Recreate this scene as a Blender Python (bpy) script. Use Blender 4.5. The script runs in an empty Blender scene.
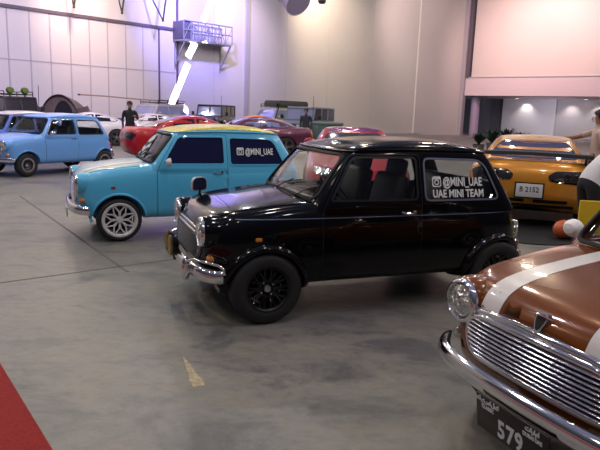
import bpy, bmesh, math, random
from math import sin, cos, pi, radians as R, sqrt, atan2
from mathutils import Vector as V, Matrix, geometry
from mathutils.bvhtree import BVHTree
random.seed(7)
S = bpy.context.scene
C = S.collection

# ------------------------------------------------------------------ helpers
def link(o, parent=None):
    C.objects.link(o)
    if parent: o.parent = parent
    return o

def tag(o, label=None, cat=None, group=None, kind=None):
    if label: o['label'] = label
    if cat: o['category'] = cat
    if group: o['group'] = group
    if kind: o['kind'] = kind
    return o

def empty(name, loc=(0, 0, 0), rz=0, parent=None):
    o = bpy.data.objects.new(name, None)
    o.empty_display_size = .1
    o.location = loc
    o.rotation_euler = (0, 0, rz)
    return link(o, parent)

def thing(name, label, cat, loc=(0, 0, 0), rz=0, group=None):
    return tag(empty(name, loc, rz), label, cat, group)

def lerp_table(tab, x):
    if x <= tab[0][0]: return tab[0][1]
    for (a, b), (c, d) in zip(tab, tab[1:]):
        if x <= c:
            return b + (d - b) * (x - a) / (c - a)
    return tab[-1][1]

def smooth_table(tab, x):
    """monotone-ish cubic (catmull-rom / hermite) through the table"""
    n = len(tab)
    if x <= tab[0][0]: return tab[0][1]
    if x >= tab[-1][0]: return tab[-1][1]
    for i in range(n - 1):
        if x <= tab[i + 1][0]: break
    x0, y0 = tab[i]; x1, y1 = tab[i + 1]
    def slope(k):
        if k == 0: return (tab[1][1] - tab[0][1]) / (tab[1][0] - tab[0][0])
        if k == n - 1: return (tab[-1][1] - tab[-2][1]) / (tab[-1][0] - tab[-2][0])
        a = (tab[k][1] - tab[k - 1][1]) / (tab[k][0] - tab[k - 1][0])
        b = (tab[k + 1][1] - tab[k][1]) / (tab[k + 1][0] - tab[k][0])
        if a * b <= 0: return 0
        return 2 * a * b / (a + b)
    h = x1 - x0; t = (x - x0) / h
    m0, m1 = slope(i) * h, slope(i + 1) * h
    return ((2*t**3 - 3*t*t + 1) * y0 + (t**3 - 2*t*t + t) * m0 + (-2*t**3 + 3*t*t) * y1 + (t**3 - t*t) * m1)

class MB:
    """collects shapes into one mesh"""
    def __init__(s): s.v = []; s.f = []; s.m = []; s.mi = 0
    def add(s, vs, fs):
        k = len(s.v); s.v += [V(p) for p in vs]
        for f in fs: s.f.append([i + k for i in f]); s.m.append(s.mi)
        return s
    def box(s, c, d, rot=None, bev=0.0):
        x, y, z = d[0] / 2, d[1] / 2, d[2] / 2
        if bev:
            bm = bmesh.new(); bmesh.ops.create_cube(bm, size=1)
            for v in bm.verts: v.co = V((v.co.x * d[0], v.co.y * d[1], v.co.z * d[2]))
            bmesh.ops.bevel(bm, geom=list(bm.edges), offset=bev, segments=2, affect='EDGES', profile=.5)
            bm.verts.index_update()
            vs = [v.co.copy() for v in bm.verts]; fs = [[v.index for v in f.verts] for f in bm.faces]; bm.free()
        else:
            vs = [V((a, b, e)) for a in (-x, x) for b in (-y, y) for e in (-z, z)]
            fs = [(0, 1, 3, 2), (4, 6, 7, 5), (0, 4, 5, 1), (2, 3, 7, 6), (0, 2, 6, 4), (1, 5, 7, 3)]
        M = rot if rot is not None else Matrix.Identity(3)
        return s.add([M @ p + V(c) for p in vs], fs)
    def frames(s, pts, up=None):
        pts = [V(p) for p in pts]; n = len(pts); out = []
        closed = (pts[0] - pts[-1]).length < 1e-6
        ref = None
        for i in range(n):
            if closed: a, b = pts[(i - 1) % (n - 1)], pts[(i + 1) % (n - 1)]
            else: a, b = pts[max(i - 1, 0)], pts[min(i + 1, n - 1)]
            t = (b - a).normalized()
            if ref is None:
                ref = V(up) if up else (V((0, 0, 1)) if abs(t.z) < .9 else V((1, 0, 0)))
            u = (ref - t * ref.dot(t)).normalized()
            if not up: ref = u
            out.append((pts[i], t, u, t.cross(u)))
        return out
    def tube(s, pts, r, seg=8, up=None, cap=True, sq=1.0):
        """round tube; r number or list; sq flattens along up"""
        fr = s.frames(pts, up); n = len(fr); vs = []; fs = []
        for i, (p, t, u, w) in enumerate(fr):
            rr = r[i] if isinstance(r, (list, tuple)) else r
            for k in range(seg):
                a = 2 * pi * k / seg
                vs.append(p + u * (cos(a) * rr * sq) + w * (sin(a) * rr))
        for i in range(n - 1):
            for k in range(seg):
                k2 = (k + 1) % seg
                fs.append((i*seg + k, i*seg + k2, (i+1)*seg + k2, (i+1)*seg + k))
        if cap:
            fs.append(list(range(seg))[::-1]); fs.append([(n - 1) * seg + k for k in range(seg)])
        return s.add(vs, fs)
    def sweep(s, pts, outs, prof, closed_prof=True, cap=True):
        """profile points (a along out, b along T x out)"""
        pts = [V(p) for p in pts]; n = len(pts); m = len(prof); vs = []; fs = []
        for i in range(n):
            t = (pts[min(i + 1, n - 1)] - pts[max(i - 1, 0)]).normalized()
            o = V(outs[i]); o = (o - t * o.dot(t)).normalized(); b = t.cross(o)
            for pa, pb in prof: vs.append(pts[i] + o * pa + b * pb)
        for i in range(n - 1):
            for k in range(m if closed_prof else m - 1):
                k2 = (k + 1) % m
                fs.append((i*m + k, i*m + k2, (i+1)*m + k2, (i+1)*m + k))
        if cap and closed_prof:
            fs.append(list(range(m))[::-1]); fs.append([(n - 1) * m + k for k in range(m)])
        return s.add(vs, fs)
    def lathe(s, prof, c, axis=(0, 0, 1), seg=24, arc=2 * pi, squash=(1, 1)):
        """profile (r, h) turned round axis through c"""
        ax = V(axis).normalized(); u = (V((0, 0, 1)) if abs(ax.z) < .9 else V((1, 0, 0)))
        u = (u - ax * u.dot(ax)).normalized(); w = ax.cross(u); m = len(prof); vs = []; fs = []
        full = abs(arc - 2 * pi) < 1e-6; nn = seg if full else seg + 1
        for k in range(nn):
            a = arc * k / seg
            for r, h in prof: vs.append(V(c) + ax * h + u * (r * cos(a) * squash[0]) + w * (r * sin(a) * squash[1]))
        for k in range(seg):
            k2 = (k + 1) % nn
            for j in range(m - 1): fs.append((k*m + j, k2*m + j, k2*m + j + 1, k*m + j + 1))
        return s.add(vs, fs)
    def prism(s, poly, axis, lo, hi):
        """2D polygon extruded along axis 'x' (poly y,z) / 'y' (poly x,z) / 'z' (poly x,y)"""
        def P(a, b, h): return {'x': V((h, a, b)), 'y': V((a, h, b)), 'z': V((a, b, h))}[axis]
        n = len(poly)
        vs = [P(a, b, lo) for a, b in poly] + [P(a, b, hi) for a, b in poly]
        fs = [list(range(n))[::-1], [n + i for i in range(n)]] + [(i, (i+1) % n, n + (i+1) % n, n + i) for i in range(n)]
        return s.add(vs, fs)
    def ball(s, c, r, seg=12, rings=8):
        if not isinstance(r, (tuple, list)): r = (r, r, r)
        vs = [V(c) + V((0, 0, r[2]))]; fs = []
        for i in range(1, rings):
            t = pi * i / rings
            for k in range(seg):
                a = 2 * pi * k / seg
                vs.append(V(c) + V((r[0]*sin(t)*cos(a), r[1]*sin(t)*sin(a), r[2]*cos(t))))
        vs.append(V(c) - V((0, 0, r[2])))
        for k in range(seg): fs.append((0, 1 + k, 1 + (k+1) % seg))
        for i in range(rings - 2):
            for k in range(seg):
                a, b = 1 + i*seg + k, 1 + i*seg + (k+1) % seg
                fs.append((a, a + seg, b + seg, b))
        e = len(vs) - 1; q = 1 + (rings - 2) * seg
        for k in range(seg): fs.append((q + k, e, q + (k+1) % seg))
        return s.add(vs, fs)
    def xf(s, M):
        s.v = [M @ p for p in s.v]; return s
    def mesh(s, name, mats=(), smooth=35, fixn=True):
        me = bpy.data.meshes.new(name)
        me.from_pydata([tuple(p) for p in s.v], [], s.f)
        for p, i in zip(me.polygons, s.m): p.material_index = i
        if fixn:
            bm = bmesh.new(); bm.from_mesh(me); bmesh.ops.recalc_face_normals(bm, faces=bm.faces); bm.to_mesh(me); bm.free()
        for m in mats: me.materials.append(m)
        if smooth:
            me.shade_smooth(); me.set_sharp_from_angle(angle=R(smooth))
        me.update()
        return me
    def build(s, name, mats, parent=None, smooth=35, loc=None, label=None):
        if not isinstance(mats, (list, tuple)): mats = [mats]
        o = bpy.data.objects.new(name, s.mesh(name, mats, smooth))
        if loc: o.location = loc
        if label: o['label'] = label
        return link(o, parent)

def obj(name, me, parent=None, label=None):
    o = bpy.data.objects.new(name, me)
    if label: o['label'] = label
    return link(o, parent)

def boolean(a, b, op='DIFFERENCE'):
    oa = link(bpy.data.objects.new('tmp_a', a)); ob = link(bpy.data.objects.new('tmp_b', b))
    m = oa.modifiers.new('b', 'BOOLEAN'); m.object = ob; m.operation = op; m.solver = 'EXACT'
    dg = bpy.context.evaluated_depsgraph_get(); dg.update()
    me = bpy.data.meshes.new_from_object(oa.evaluated_get(dg))
    bpy.data.objects.remove(oa); bpy.data.objects.remove(ob)
    return me

class Surf:
    """smooth triangulated surface to cast rays on"""
    def __init__(s, meshes):
        s.v = []; s.n = []; s.t = []
        for me in meshes:
            k = len(s.v)
            s.v += [v.co.copy() for v in me.vertices]; s.n += [V(v.normal) for v in me.vertices]
            for p in me.polygons:
                q = list(p.vertices)
                for i in range(1, len(q) - 1): s.t.append((k + q[0], k + q[i], k + q[i + 1]))
        s.b = BVHTree.FromPolygons(s.v, s.t)
    def _n(s, p, i):
        a, b, c = s.t[i]
        A, B, D = s.v[a], s.v[b], s.v[c]
        n = (B - A).cross(D - A); L = n.length_squared
        if L < 1e-16: return s.n[a]
        w = (B - A).cross(p - A).dot(n) / L; u = (D - B).cross(p - B).dot(n) / L
        v = 1 - u - w
        return (s.n[a] * u + s.n[b] * v + s.n[c] * w).normalized()
    def ray(s, o, d, fb):
        p, n, i, _ = s.b.ray_cast(V(o), V(d))
        if p is None: p, n, i, _ = s.b.find_nearest(V(fb))
        return p, s._n(p, i)
    def near(s, p):
        q, n, i, d = s.b.find_nearest(V(p))
        return q, s._n(q, i)
    def at(s, ax, a, b):
        """ax: 'L' left side (-y), 'R' right side (+y), 'T' top, 'F' front, 'B' back"""
        if ax == 'L': return s.ray((a, -3, b), (0, 1, 0), (a, -.7, b))
        if ax == 'R': return s.ray((a, 3, b), (0, -1, 0), (a, .7, b))
        if ax == 'T': return s.ray((a, b, 4), (0, 0, -1), (a, b, .74))
        if ax == 'F': return s.ray((-2, a, b), (1, 0, 0), (.1, a, b))
        if ax == 'B': return s.ray((9, a, b), (-1, 0, 0), (4, a, b))

def keep_normals(me, src, slot=0, only=None):
    """give faces of a slot the smooth normals of the uncut surface"""
    ns = [None] * len(me.loops)
    me.shade_smooth()
    for p in me.polygons:
        fn = V(p.normal)
        for li in p.loop_indices:
            n = fn
            if p.material_index == slot:
                q, m = src.near(me.vertices[me.loops[li].vertex_index].co)
                if m.dot(fn) > .7: n = m
            ns[li] = n
    me.normals_split_custom_set([tuple(n) for n in ns])

def round_poly(pts, r, seg=5):
    """round polygon corners; r number or list"""
    out = []; n = len(pts)
    for i in range(n):
        a, b, c = V(pts[i - 1]), V(pts[i]), V(pts[(i + 1) % n])
        rr = r[i] if isinstance(r, (list, tuple)) else r
        d1 = (a - b); d2 = (c - b)
        k = min(rr, d1.length * .48, d2.length * .48)
        if k < 1e-5: out.append((b.x, b.y)); continue
        p, q = b + d1.normalized() * k, b + d2.normalized() * k
        for j in range(seg + 1):
            t = j / seg
            w = (1 - t) ** 2 * p + 2 * t * (1 - t) * b + t * t * q
            out.append((w.x, w.y))
    return out

def densify(poly, res):
    out = []; n = len(poly)
    for i in range(n):
        a, b = V(poly[i]), V(poly[(i + 1) % n]); L = (b - a).length
        if L < 1e-6: continue
        k = max(1, int(math.ceil(L / res)))
        for j in range(k): out.append(tuple(a.lerp(b, j / k)))
    return out

def inside(p, poly):
    x, y = p; r = False; n = len(poly); j = n - 1
    for i in range(n):
        xi, yi = poly[i]; xj, yj = poly[j]
        if (yi > y) != (yj > y) and x < (xj - xi) * (y - yi) / (yj - yi) + xi: r = not r
        j = i
    return r

def tri_region(poly, holes=(), res=.05):
    rings = [densify(poly, res)] + [densify(h, res) for h in holes]
    vs = []; es = []
    for rg in rings:
        k = len(vs); vs += [V(p) for p in rg]; m = len(rg)
        es += [(k + i, k + (i + 1) % m) for i in range(m)]
    xs = [p[0] for p in poly]; ys = [p[1] for p in poly]
    nx = int((max(xs) - min(xs)) / res) + 1; ny = int((max(ys) - min(ys)) / res) + 1
    allb = list(vs)
    for i in range(nx + 1):
        for j in range(ny + 1):
            p = (min(xs) + (i + .5 * (j % 2)) * res, min(ys) + j * res)
            if inside(p, poly) and not any(inside(p, h) for h in holes):
                if all((q.x - p[0]) ** 2 + (q.y - p[1]) ** 2 > (res * .5) ** 2 for q in allb): vs.append(V(p))
    o = geometry.delaunay_2d_cdt(vs, es, [], 0, 1e-6)
    V2, T = o[0], o[2]
    out = []
    for t in T:
        c = (V2[t[0]] + V2[t[1]] + V2[t[2]]) / 3
        if inside(c, poly) and not any(inside(c, h) for h in holes): out.append(t)
    return [tuple(p) for p in V2], out

def panel_mesh(name, surf, ax, poly, mats, holes=(), off=.003, th=.006, res=.05):
    """a thin curved sheet lying on the car's skin"""
    P2, T = tri_region(poly, holes, res)
    hits = [surf.at(ax, a, b) for a, b in P2]
    return sheet(name, hits, T, mats, off, th)

def sheet(name, hits, T, mats, off, th):
    n = len(hits)
    vs = [p + m * off for p, m in hits] + [p + m * (off - th) for p, m in hits]
    fs = []; kinds = []
    ec = {}
    for t in T:
        a, b, c = t
        nn = (vs[b] - vs[a]).cross(vs[c] - vs[a])
        if nn.dot(hits[a][1]) < 0: a, b, c = a, c, b
        fs.append((a, b, c)); kinds.append(1)
        fs.append((a + n, c + n, b + n)); kinds.append(-1)
        for e in ((a, b), (b, c), (c, a)): ec[e] = ec.get(e, 0) + 1
    for (a, b) in list(ec):
        if (b, a) not in ec: fs.append((b, a, a + n, b + n)); kinds.append(0)
    me = bpy.data.meshes.new(name); me.from_pydata([tuple(p) for p in vs], [], fs)
    for m in (mats if isinstance(mats, (list, tuple)) else [mats]): me.materials.append(m)
    me.shade_smooth()
    ns = []
    for p, k in zip(me.polygons, kinds):
        for li in p.loop_indices:
            vi = me.loops[li].vertex_index
            ns.append(tuple(hits[vi % n][1] * k) if k else tuple(p.normal))
    me.normals_split_custom_set(ns)
    return me

def panel(name, surf, ax, poly, mats, parent, holes=(), off=.003, th=.006, res=.05, label=None):
    return obj(name, panel_mesh(name, surf, ax, poly, mats, holes, off, th, res), parent, label)

def trim_path(surf, ax, poly, off=.004, res=.03, closed=True):
    pts = densify(poly, res) if closed else poly
    h = [surf.at(ax, a, b) for a, b in pts]
    p = [q + n * off for q, n in h]; ns = [n for q, n in h]
    if closed: p.append(p[0]); ns.append(ns[0])
    return p, ns

def text_hits(txt, size, ax, surf, origin, du, dv, bold=0.0, spacing=1.0, sx=1.0, width=None):
    """letters laid on a surface: origin (a,b); du,dv = 2D directions of the writing"""
    cu = bpy.data.curves.new('t', 'FONT'); cu.body = txt; cu.size = size; cu.resolution_u = 2
    cu.space_character = spacing; cu.offset = bold
    o = link(bpy.data.objects.new('t', cu))
    dg = bpy.context.evaluated_depsgraph_get(); dg.update()
    me = bpy.data.meshes.new_from_object(o.evaluated_get(dg))
    bpy.data.objects.remove(o)
    P = [(origin[0] + v.co.x * sx * du[0] + v.co.y * dv[0], origin[1] + v.co.x * sx * du[1] + v.co.y * dv[1]) for v in me.vertices]
    T = []
    for p in me.polygons:
        q = list(p.vertices)
        for i in range(1, len(q) - 1): T.append((q[0], q[i], q[i + 1]))
    w = max([v.co.x * sx for v in me.vertices] or [0])
    if width:
        k_ = width / w; P = [(origin[0] + (a - origin[0]) * k_, b) for a, b in P]
    return P, T, w

def flat_text(txt, size, M, bold=0.0, spacing=1.0, align='CENTER', sx=1.0):
    cu = bpy.data.curves.new('t', 'FONT'); cu.body = txt; cu.size = size; cu.resolution_u = 2
    cu.space_character = spacing; cu.offset = bold; cu.extrude = .001; cu.align_x = align; cu.align_y = 'CENTER'
    o = link(bpy.data.objects.new('t', cu))
    dg = bpy.context.evaluated_depsgraph_get(); dg.update()
    me = bpy.data.meshes.new_from_object(o.evaluated_get(dg))
    bpy.data.objects.remove(o)
    for v in me.vertices: v.co = M @ V((v.co.x * sx, v.co.y, v.co.z))
    return me

# ------------------------------------------------------------------ materials
def newmat(name):
    m = bpy.data.materials.new(name); m.use_nodes = True
    nt = m.node_tree; nt.nodes.clear()
    out = nt.nodes.new('ShaderNodeOutputMaterial')
    return m, nt, out

def pbr(name, col, rough=.5, metal=0, coat=0, spec=.5, emit=None, est=1, bump=0, bscale=40, var=0, vscale=5, coat_rough=.03):
    m, nt, out = newmat(name)
    b = nt.nodes.new('ShaderNodeBsdfPrincipled')
    nt.links.new(b.outputs[0], out.inputs[0])
    I = b.inputs
    I['Base Color'].default_value = (*col, 1); I['Roughness'].default_value = rough; I['Metallic'].default_value = metal
    I['Coat Weight'].default_value = coat; I['Coat Roughness'].default_value = coat_rough; I['Specular IOR Level'].default_value = spec
    if emit: I['Emission Color'].default_value = (*emit, 1); I['Emission Strength'].default_value = est
    if bump or var:
        tc = nt.nodes.new('ShaderNodeTexCoord')
    if bump:
        n = nt.nodes.new('ShaderNodeTexNoise'); n.inputs['Scale'].default_value = bscale
        nt.links.new(tc.outputs['Object'], n.inputs['Vector'])
        bp = nt.nodes.new('ShaderNodeBump'); bp.inputs['Strength'].default_value = bump; bp.inputs['Distance'].default_value = .01
        nt.links.new(n.outputs['Fac'], bp.inputs['Height']); nt.links.new(bp.outputs[0], I['Normal'])
    if var:
        n = nt.nodes.new('ShaderNodeTexNoise'); n.inputs['Scale'].default_value = vscale; n.inputs['Detail'].default_value = 6
        nt.links.new(tc.outputs['Object'], n.inputs['Vector'])
        r = nt.nodes.new('ShaderNodeValToRGB')
        r.color_ramp.elements[0].color = (*[c * (1 - var) for c in col], 1); r.color_ramp.elements[1].color = (*[min(1, c * (1 + var)) for c in col], 1)
        r.color_ramp.elements[0].position = .3; r.color_ramp.elements[1].position = .7
        nt.links.new(n.outputs['Fac'], r.inputs[0]); nt.links.new(r.outputs[0], I['Base Color'])
    return m

def glassmat(name, tint, refl=1.0, rough=.02, solid=0.0, scol=(.01, .01, .02)):
    """thin car glass: see-through tint with a mirror skin; solid mixes in an opaque film"""
    m, nt, out = newmat(name)
    t = nt.nodes.new('ShaderNodeBsdfTransparent'); t.inputs[0].default_value = (*tint, 1)
    g = nt.nodes.new('ShaderNodeBsdfGlossy'); g.inputs['Roughness'].default_value = rough; g.inputs['Color'].default_value = (refl, refl, refl, 1)
    lw = nt.nodes.new('ShaderNodeLayerWeight'); lw.inputs['Blend'].default_value = .5
    pw_ = nt.nodes.new('ShaderNodeMath'); pw_.operation = 'POWER'; pw_.inputs[1].default_value = 5; nt.links.new(lw.outputs['Facing'], pw_.inputs[0])
    f = nt.nodes.new('ShaderNodeMath'); f.operation = 'MULTIPLY_ADD'; f.inputs[1].default_value = .55; f.inputs[2].default_value = .025; nt.links.new(pw_.outputs[0], f.inputs[0])
    base = t.outputs[0]
    if solid:
        d = nt.nodes.new('ShaderNodeBsdfDiffuse'); d.inputs[0].default_value = (*scol, 1)
        ms = nt.nodes.new('ShaderNodeMixShader'); ms.inputs[0].default_value = solid
        nt.links.new(t.outputs[0], ms.inputs[1]); nt.links.new(d.outputs[0], ms.inputs[2]); base = ms.outputs[0]
    mx = nt.nodes.new('ShaderNodeMixShader')
    nt.links.new(f.outputs[0], mx.inputs[0]); nt.links.new(base, mx.inputs[1]); nt.links.new(g.outputs[0], mx.inputs[2])
    nt.links.new(mx.outputs[0], out.inputs[0])
    return m

def flake_paint(name, col, col2, scale=300, rough=.35):
    """glitter wrap: small cells of different brightness"""
    m, nt, out = newmat(name)
    b = nt.nodes.new('ShaderNodeBsdfPrincipled'); nt.links.new(b.outputs[0], out.inputs[0])
    tc = nt.nodes.new('ShaderNodeTexCoord')
    v = nt.nodes.new('ShaderNodeTexVoronoi'); v.inputs['Scale'].default_value = scale
    n = nt.nodes.new('ShaderNodeTexNoise'); n.inputs['Scale'].default_value = 6; n.inputs['Detail'].default_value = 5
    nt.links.new(tc.outputs['Object'], v.inputs['Vector']); nt.links.new(tc.outputs['Object'], n.inputs['Vector'])
    a = nt.nodes.new('ShaderNodeMath'); a.operation = 'ADD'
    sp = nt.nodes.new('ShaderNodeSeparateColor'); nt.links.new(v.outputs['Color'], sp.inputs[0])
    nt.links.new(sp.outputs[0], a.inputs[0]); nt.links.new(n.outputs['Fac'], a.inputs[1])
    r = nt.nodes.new('ShaderNodeValToRGB'); r.color_ramp.elements[0].position = .45; r.color_ramp.elements[1].position = 1.2 / 1.3
    r.color_ramp.elements[0].color = (*col, 1); r.color_ramp.elements[1].color = (*col2, 1)
    nt.links.new(a.outputs[0], r.inputs[0]); nt.links.new(r.outputs[0], b.inputs['Base Color'])
    b.inputs['Roughness'].default_value = rough; b.inputs['Metallic'].default_value = .35
    return m

K = {}
K['chrome'] = pbr('chrome', (.82, .82, .84), .09, 1)
K['alu'] = pbr('aluminium', (.55, .55, .58), .35, .9)
K['rubber'] = pbr('rubber', (.012, .012, .014), .75, bump=.15, bscale=90)
K['tyre'] = pbr('tyre rubber', (.016, .016, .018), .62)
K['trim_black'] = pbr('black trim', (.01, .01, .012), .4)
K['interior'] = pbr('dark interior', (.012, .012, .015), .7)
K['seat'] = pbr('seat vinyl', (.02, .018, .02), .5)
K['red_cloth'] = pbr('red cloth', (.25, .015, .02), .7)
K['white'] = pbr('white vinyl', (.95, .95, .96), .5)
m, nt, out = newmat('fluted lamp lens')
b_ = nt.nodes.new('ShaderNodeBsdfPrincipled'); nt.links.new(b_.outputs[0], out.inputs[0]); b_.inputs['Base Color'].default_value = (.80, .80, .74, 1); b_.inputs['Metallic'].default_value = .75; b_.inputs['Roughness'].default_value = .16; b_.inputs['Coat Weight'].default_value = 1
tc_ = nt.nodes.new('ShaderNodeTexCoord'); vo_ = nt.nodes.new('ShaderNodeTexVoronoi'); vo_.inputs['Scale'].default_value = 34; nt.links.new(tc_.outputs['Object'], vo_.inputs['Vector'])
bp_ = nt.nodes.new('ShaderNodeBump'); bp_.inputs['Strength'].default_value = .9; bp_.inputs['Distance'].default_value = .03; nt.links.new(vo_.outputs['Distance'], bp_.inputs['Height']); nt.links.new(bp_.outputs[0], b_.inputs['Normal'])
K['lens'] = m
K['bar_chrome'] = pbr('grille bar chrome', (.50, .48, .52), .16, 1)
K['violet_glass'] = pbr('violet tinted glass', (.06, .06, .15), .06, 0, 1)
K['amber'] = pbr('amber lens', (.75, .25, .03), .25, 0, .6)
K['redlens'] = pbr('red lens', (.35, .01, .01), .2, 0, .8)
K['smoked'] = pbr('smoked lens', (.02, .014, .016), .15, 0, 1)
K['white_wheel'] = pbr('white wheel paint', (.75, .73, .76), .35, .1, .4)
K['black_wheel'] = pbr('black wheel paint', (.004, .004, .006), .32, 0, .4, .3)
K['grey_wheel'] = pbr('dark alloy', (.08, .08, .09), .35, .6)
K['silver_wheel'] = pbr('silver alloy', (.45, .45, .48), .3, .9)
K['glass'] = glassmat('clear car glass', (.90, .92, .92))
K['glass_dark'] = glassmat('smoked car glass', (.40, .42, .45))
K['film'] = glassmat('navy window film', (.03, .03, .08), solid=.93, scol=(.014, .017, .075))
K['glass_far'] = pbr('dark far glass', (.012, .014, .022), .05, 0, 1)
K['mirror'] = pbr('mirror glass', (.12, .13, .3), .06, .8)
# ------------------------------------------------------------------ lofted car skins
def half_plan(xf, xr, W, rf, nf, rr, nr, k1=14, k2=26, k3=14):
    out = []
    for i in range(k1):
        a = pi / 2 * i / k1
        out.append((xf + rf * (1 - cos(a) ** (2 / nf)), sin(a) ** (2 / nf)))
    for i in range(k2):
        out.append((xf + rf + (xr - rr - xf - rf) * i / k2, 1.0))
    for i in range(k3 + 1):
        a = pi / 2 * (1 - i / k3)
        c = max(0, cos(a)); s_ = max(0, sin(a))
        out.append((xr - rr + rr * c ** (2 / nr), s_ ** (2 / nr)))
    return [(x, W(x) * f) for x, f in out]

def loft(layers, crown_top=0.0, crown_bot=0.0, M=10, mats=(), matidx=0, name='loft'):
    n = len(layers[0]); mb = MB(); mb.mi = matidx
    ring = 2 * n - 2
    vs = []; fs = []
    for L in layers:
        for x, y, z in L: vs.append((x, y, z))
        for x, y, z in L[-2:0:-1]: vs.append((x, -y, z))
    for l in range(len(layers) - 1):
        for k in range(ring):
            k2 = (k + 1) % ring
            fs.append((l*ring + k, l*ring + k2, (l+1)*ring + k2, (l+1)*ring + k))
    def cap(base, crown):
        rows = [[base]]
        for i in range(1, n - 1):
            a = V(vs[base + i]); b = V(vs[base + ring - i]); row = [base + i]
            for j in range(1, M):
                t = j / M; p = a.lerp(b, t); p.z += crown * (1 - (2*t - 1) ** 2) * min(1, abs(a.y) / .3)
                vs.append(tuple(p)); row.append(len(vs) - 1)
            row.append(base + ring - i); rows.append(row)
        rows.append([base + n - 1])
        for r0, r1 in zip(rows, rows[1:]):
            if len(r0) == 1:
                for j in range(M): fs.append((r0[0], r1[j], r1[j + 1]))
            elif len(r1) == 1:
                for j in range(M): fs.append((r0[j], r1[0], r0[j + 1]))
            else:
                for j in range(M): fs.append((r0[j], r1[j], r1[j + 1], r0[j + 1]))
    cap((len(layers) - 1) * ring, crown_top); cap(0, crown_bot)
    mb.add(vs, fs)
    return mb.mesh(name, mats, smooth=0)

def soften(me, n=5):
    bm = bmesh.new(); bm.from_mesh(me)
    for _ in range(n): bmesh.ops.smooth_vert(bm, verts=bm.verts, factor=.5, use_axis_x=True, use_axis_y=True, use_axis_z=True)
    bm.to_mesh(me); bm.free(); me.update(); return me

def tub_layers(p):
    xf, xr = p['x']; xc = (xf + xr) / 2
    base = half_plan(xf, xr, lambda x: smooth_table(p['W'], x), p['rf'], p['nf'], p['rr'], p['nr'])
    Wm = max(w for _, w in p['W']); out = []
    for s in p.get('s', (0, .04, .09, .15, .22, .30, .38, .46, .54, .61, .68, .74, .79, .83, .865, .895, .92, .94, .958, .973, .987, 1)):
        iy = smooth_table(p['iy'], s); fx = smooth_table(p['ixf'], s); rx = smooth_table(p['ixr'], s); L = []
        for x, y in base:
            if x < xc: X = xc + (x - xc) * (1 - fx / (xc - xf))
            else: X = xc + (x - xc) * (1 - rx / (xr - xc))
            Y = y * (1 - iy / Wm)
            zb = smooth_table(p['zb'], X); zt = smooth_table(p['zt'], X)
            L.append((X, Y, zb + (zt - zb) * s))
        out.append(L)
    last = out[-1]; ins = p.get('spine', .45)
    for q in (.05, .11, .19, .29, .41, .54, .68, .82, .95):
        L = []
        for x, y, z in last:
            tx = min(max(x, xf + ins), xr - ins); X = x + (tx - x) * q; Y = y * (1 - q)
            L.append((X, Y, smooth_table(p['zt'], X) + p.get('crown', .02) * (1 - (1 - q) ** 2)))
        out.append(L)
    return out

def gh_layers(p):
    """rows: (z, xf, xr, W, rf, rr); arch = lift of the roof line towards its middle"""
    out = []; rows = p['rows']
    for z, xf, xr, W, rf, rr, arch in rows:
        xm = (xf + xr) / 2; h = (xr - xf) / 2
        bow = p.get('bow', .02)
        base = half_plan(xf, xr, lambda x: W * (1 - bow * ((x - xm) / h) ** 2), rf, p.get('nf', 3.4), rr, p.get('nr', 3.0))
        out.append([(x, y, z + arch * (1 - ((x - xm) / h) ** 2)) for x, y in base])
    return out

def cyl_y(x, z, r, y0, y1, seg=40):
    mb = MB(); mb.mi = 1
    mb.prism([(x + r * cos(2*pi*k/seg), z + r * sin(2*pi*k/seg)) for k in range(seg)], 'y', y0, y1)
    return mb

def prism_cut(items):
    mb = MB(); mb.mi = 1
    for poly, ax, lo, hi in items: mb.prism(poly, ax, lo, hi)
    return mb

def cut_mesh(mb):
    me = mb.mesh('cut', (K['trim_black'], K['interior']), smooth=0)
    return me

def join_meshes(name, a, b):
    """two meshes with kept normals into one"""
    me = bpy.data.meshes.new(name)
    vs = [tuple(v.co) for v in a.vertices] + [tuple(v.co) for v in b.vertices]; k = len(a.vertices)
    fs = [list(p.vertices) for p in a.polygons] + [[i + k for i in p.vertices] for p in b.polygons]
    mi = [p.material_index for p in a.polygons] + [p.material_index for p in b.polygons]
    nn = [tuple(c.vector) for c in a.corner_normals] + [tuple(c.vector) for c in b.corner_normals]
    me.from_pydata(vs, [], fs)
    for p, i in zip(me.polygons, mi): p.material_index = i
    me.shade_smooth(); me.normals_split_custom_set(nn)
    return me

def inst(name, me, mats, parent, label=None, rename=None):
    m = me.copy(); m.materials.clear()
    for x in (mats if isinstance(mats, (list, tuple)) else [mats]): m.materials.append(x)
    return obj(name, m, parent, label)

# ------------------------------------------------------------------ wheels
def tyre_mb(r, w, rim, c=(0, 0, 0), out=-1):
    mb = MB(); h = w / 2
    prof = [(rim - .012, -h + .02), (rim, -h + .006), (rim + (r - rim) * .45, -h), (r - .018, -h + .012), (r - .003, -h + .034), (r, -h + .05)]
    full = prof + [(a, -b) for a, b in prof[::-1]]
    for g in (-.022, .0, .022):                     # tread grooves
        pass
    return mb.lathe(full, c, (0, out, 0), 40)

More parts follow.
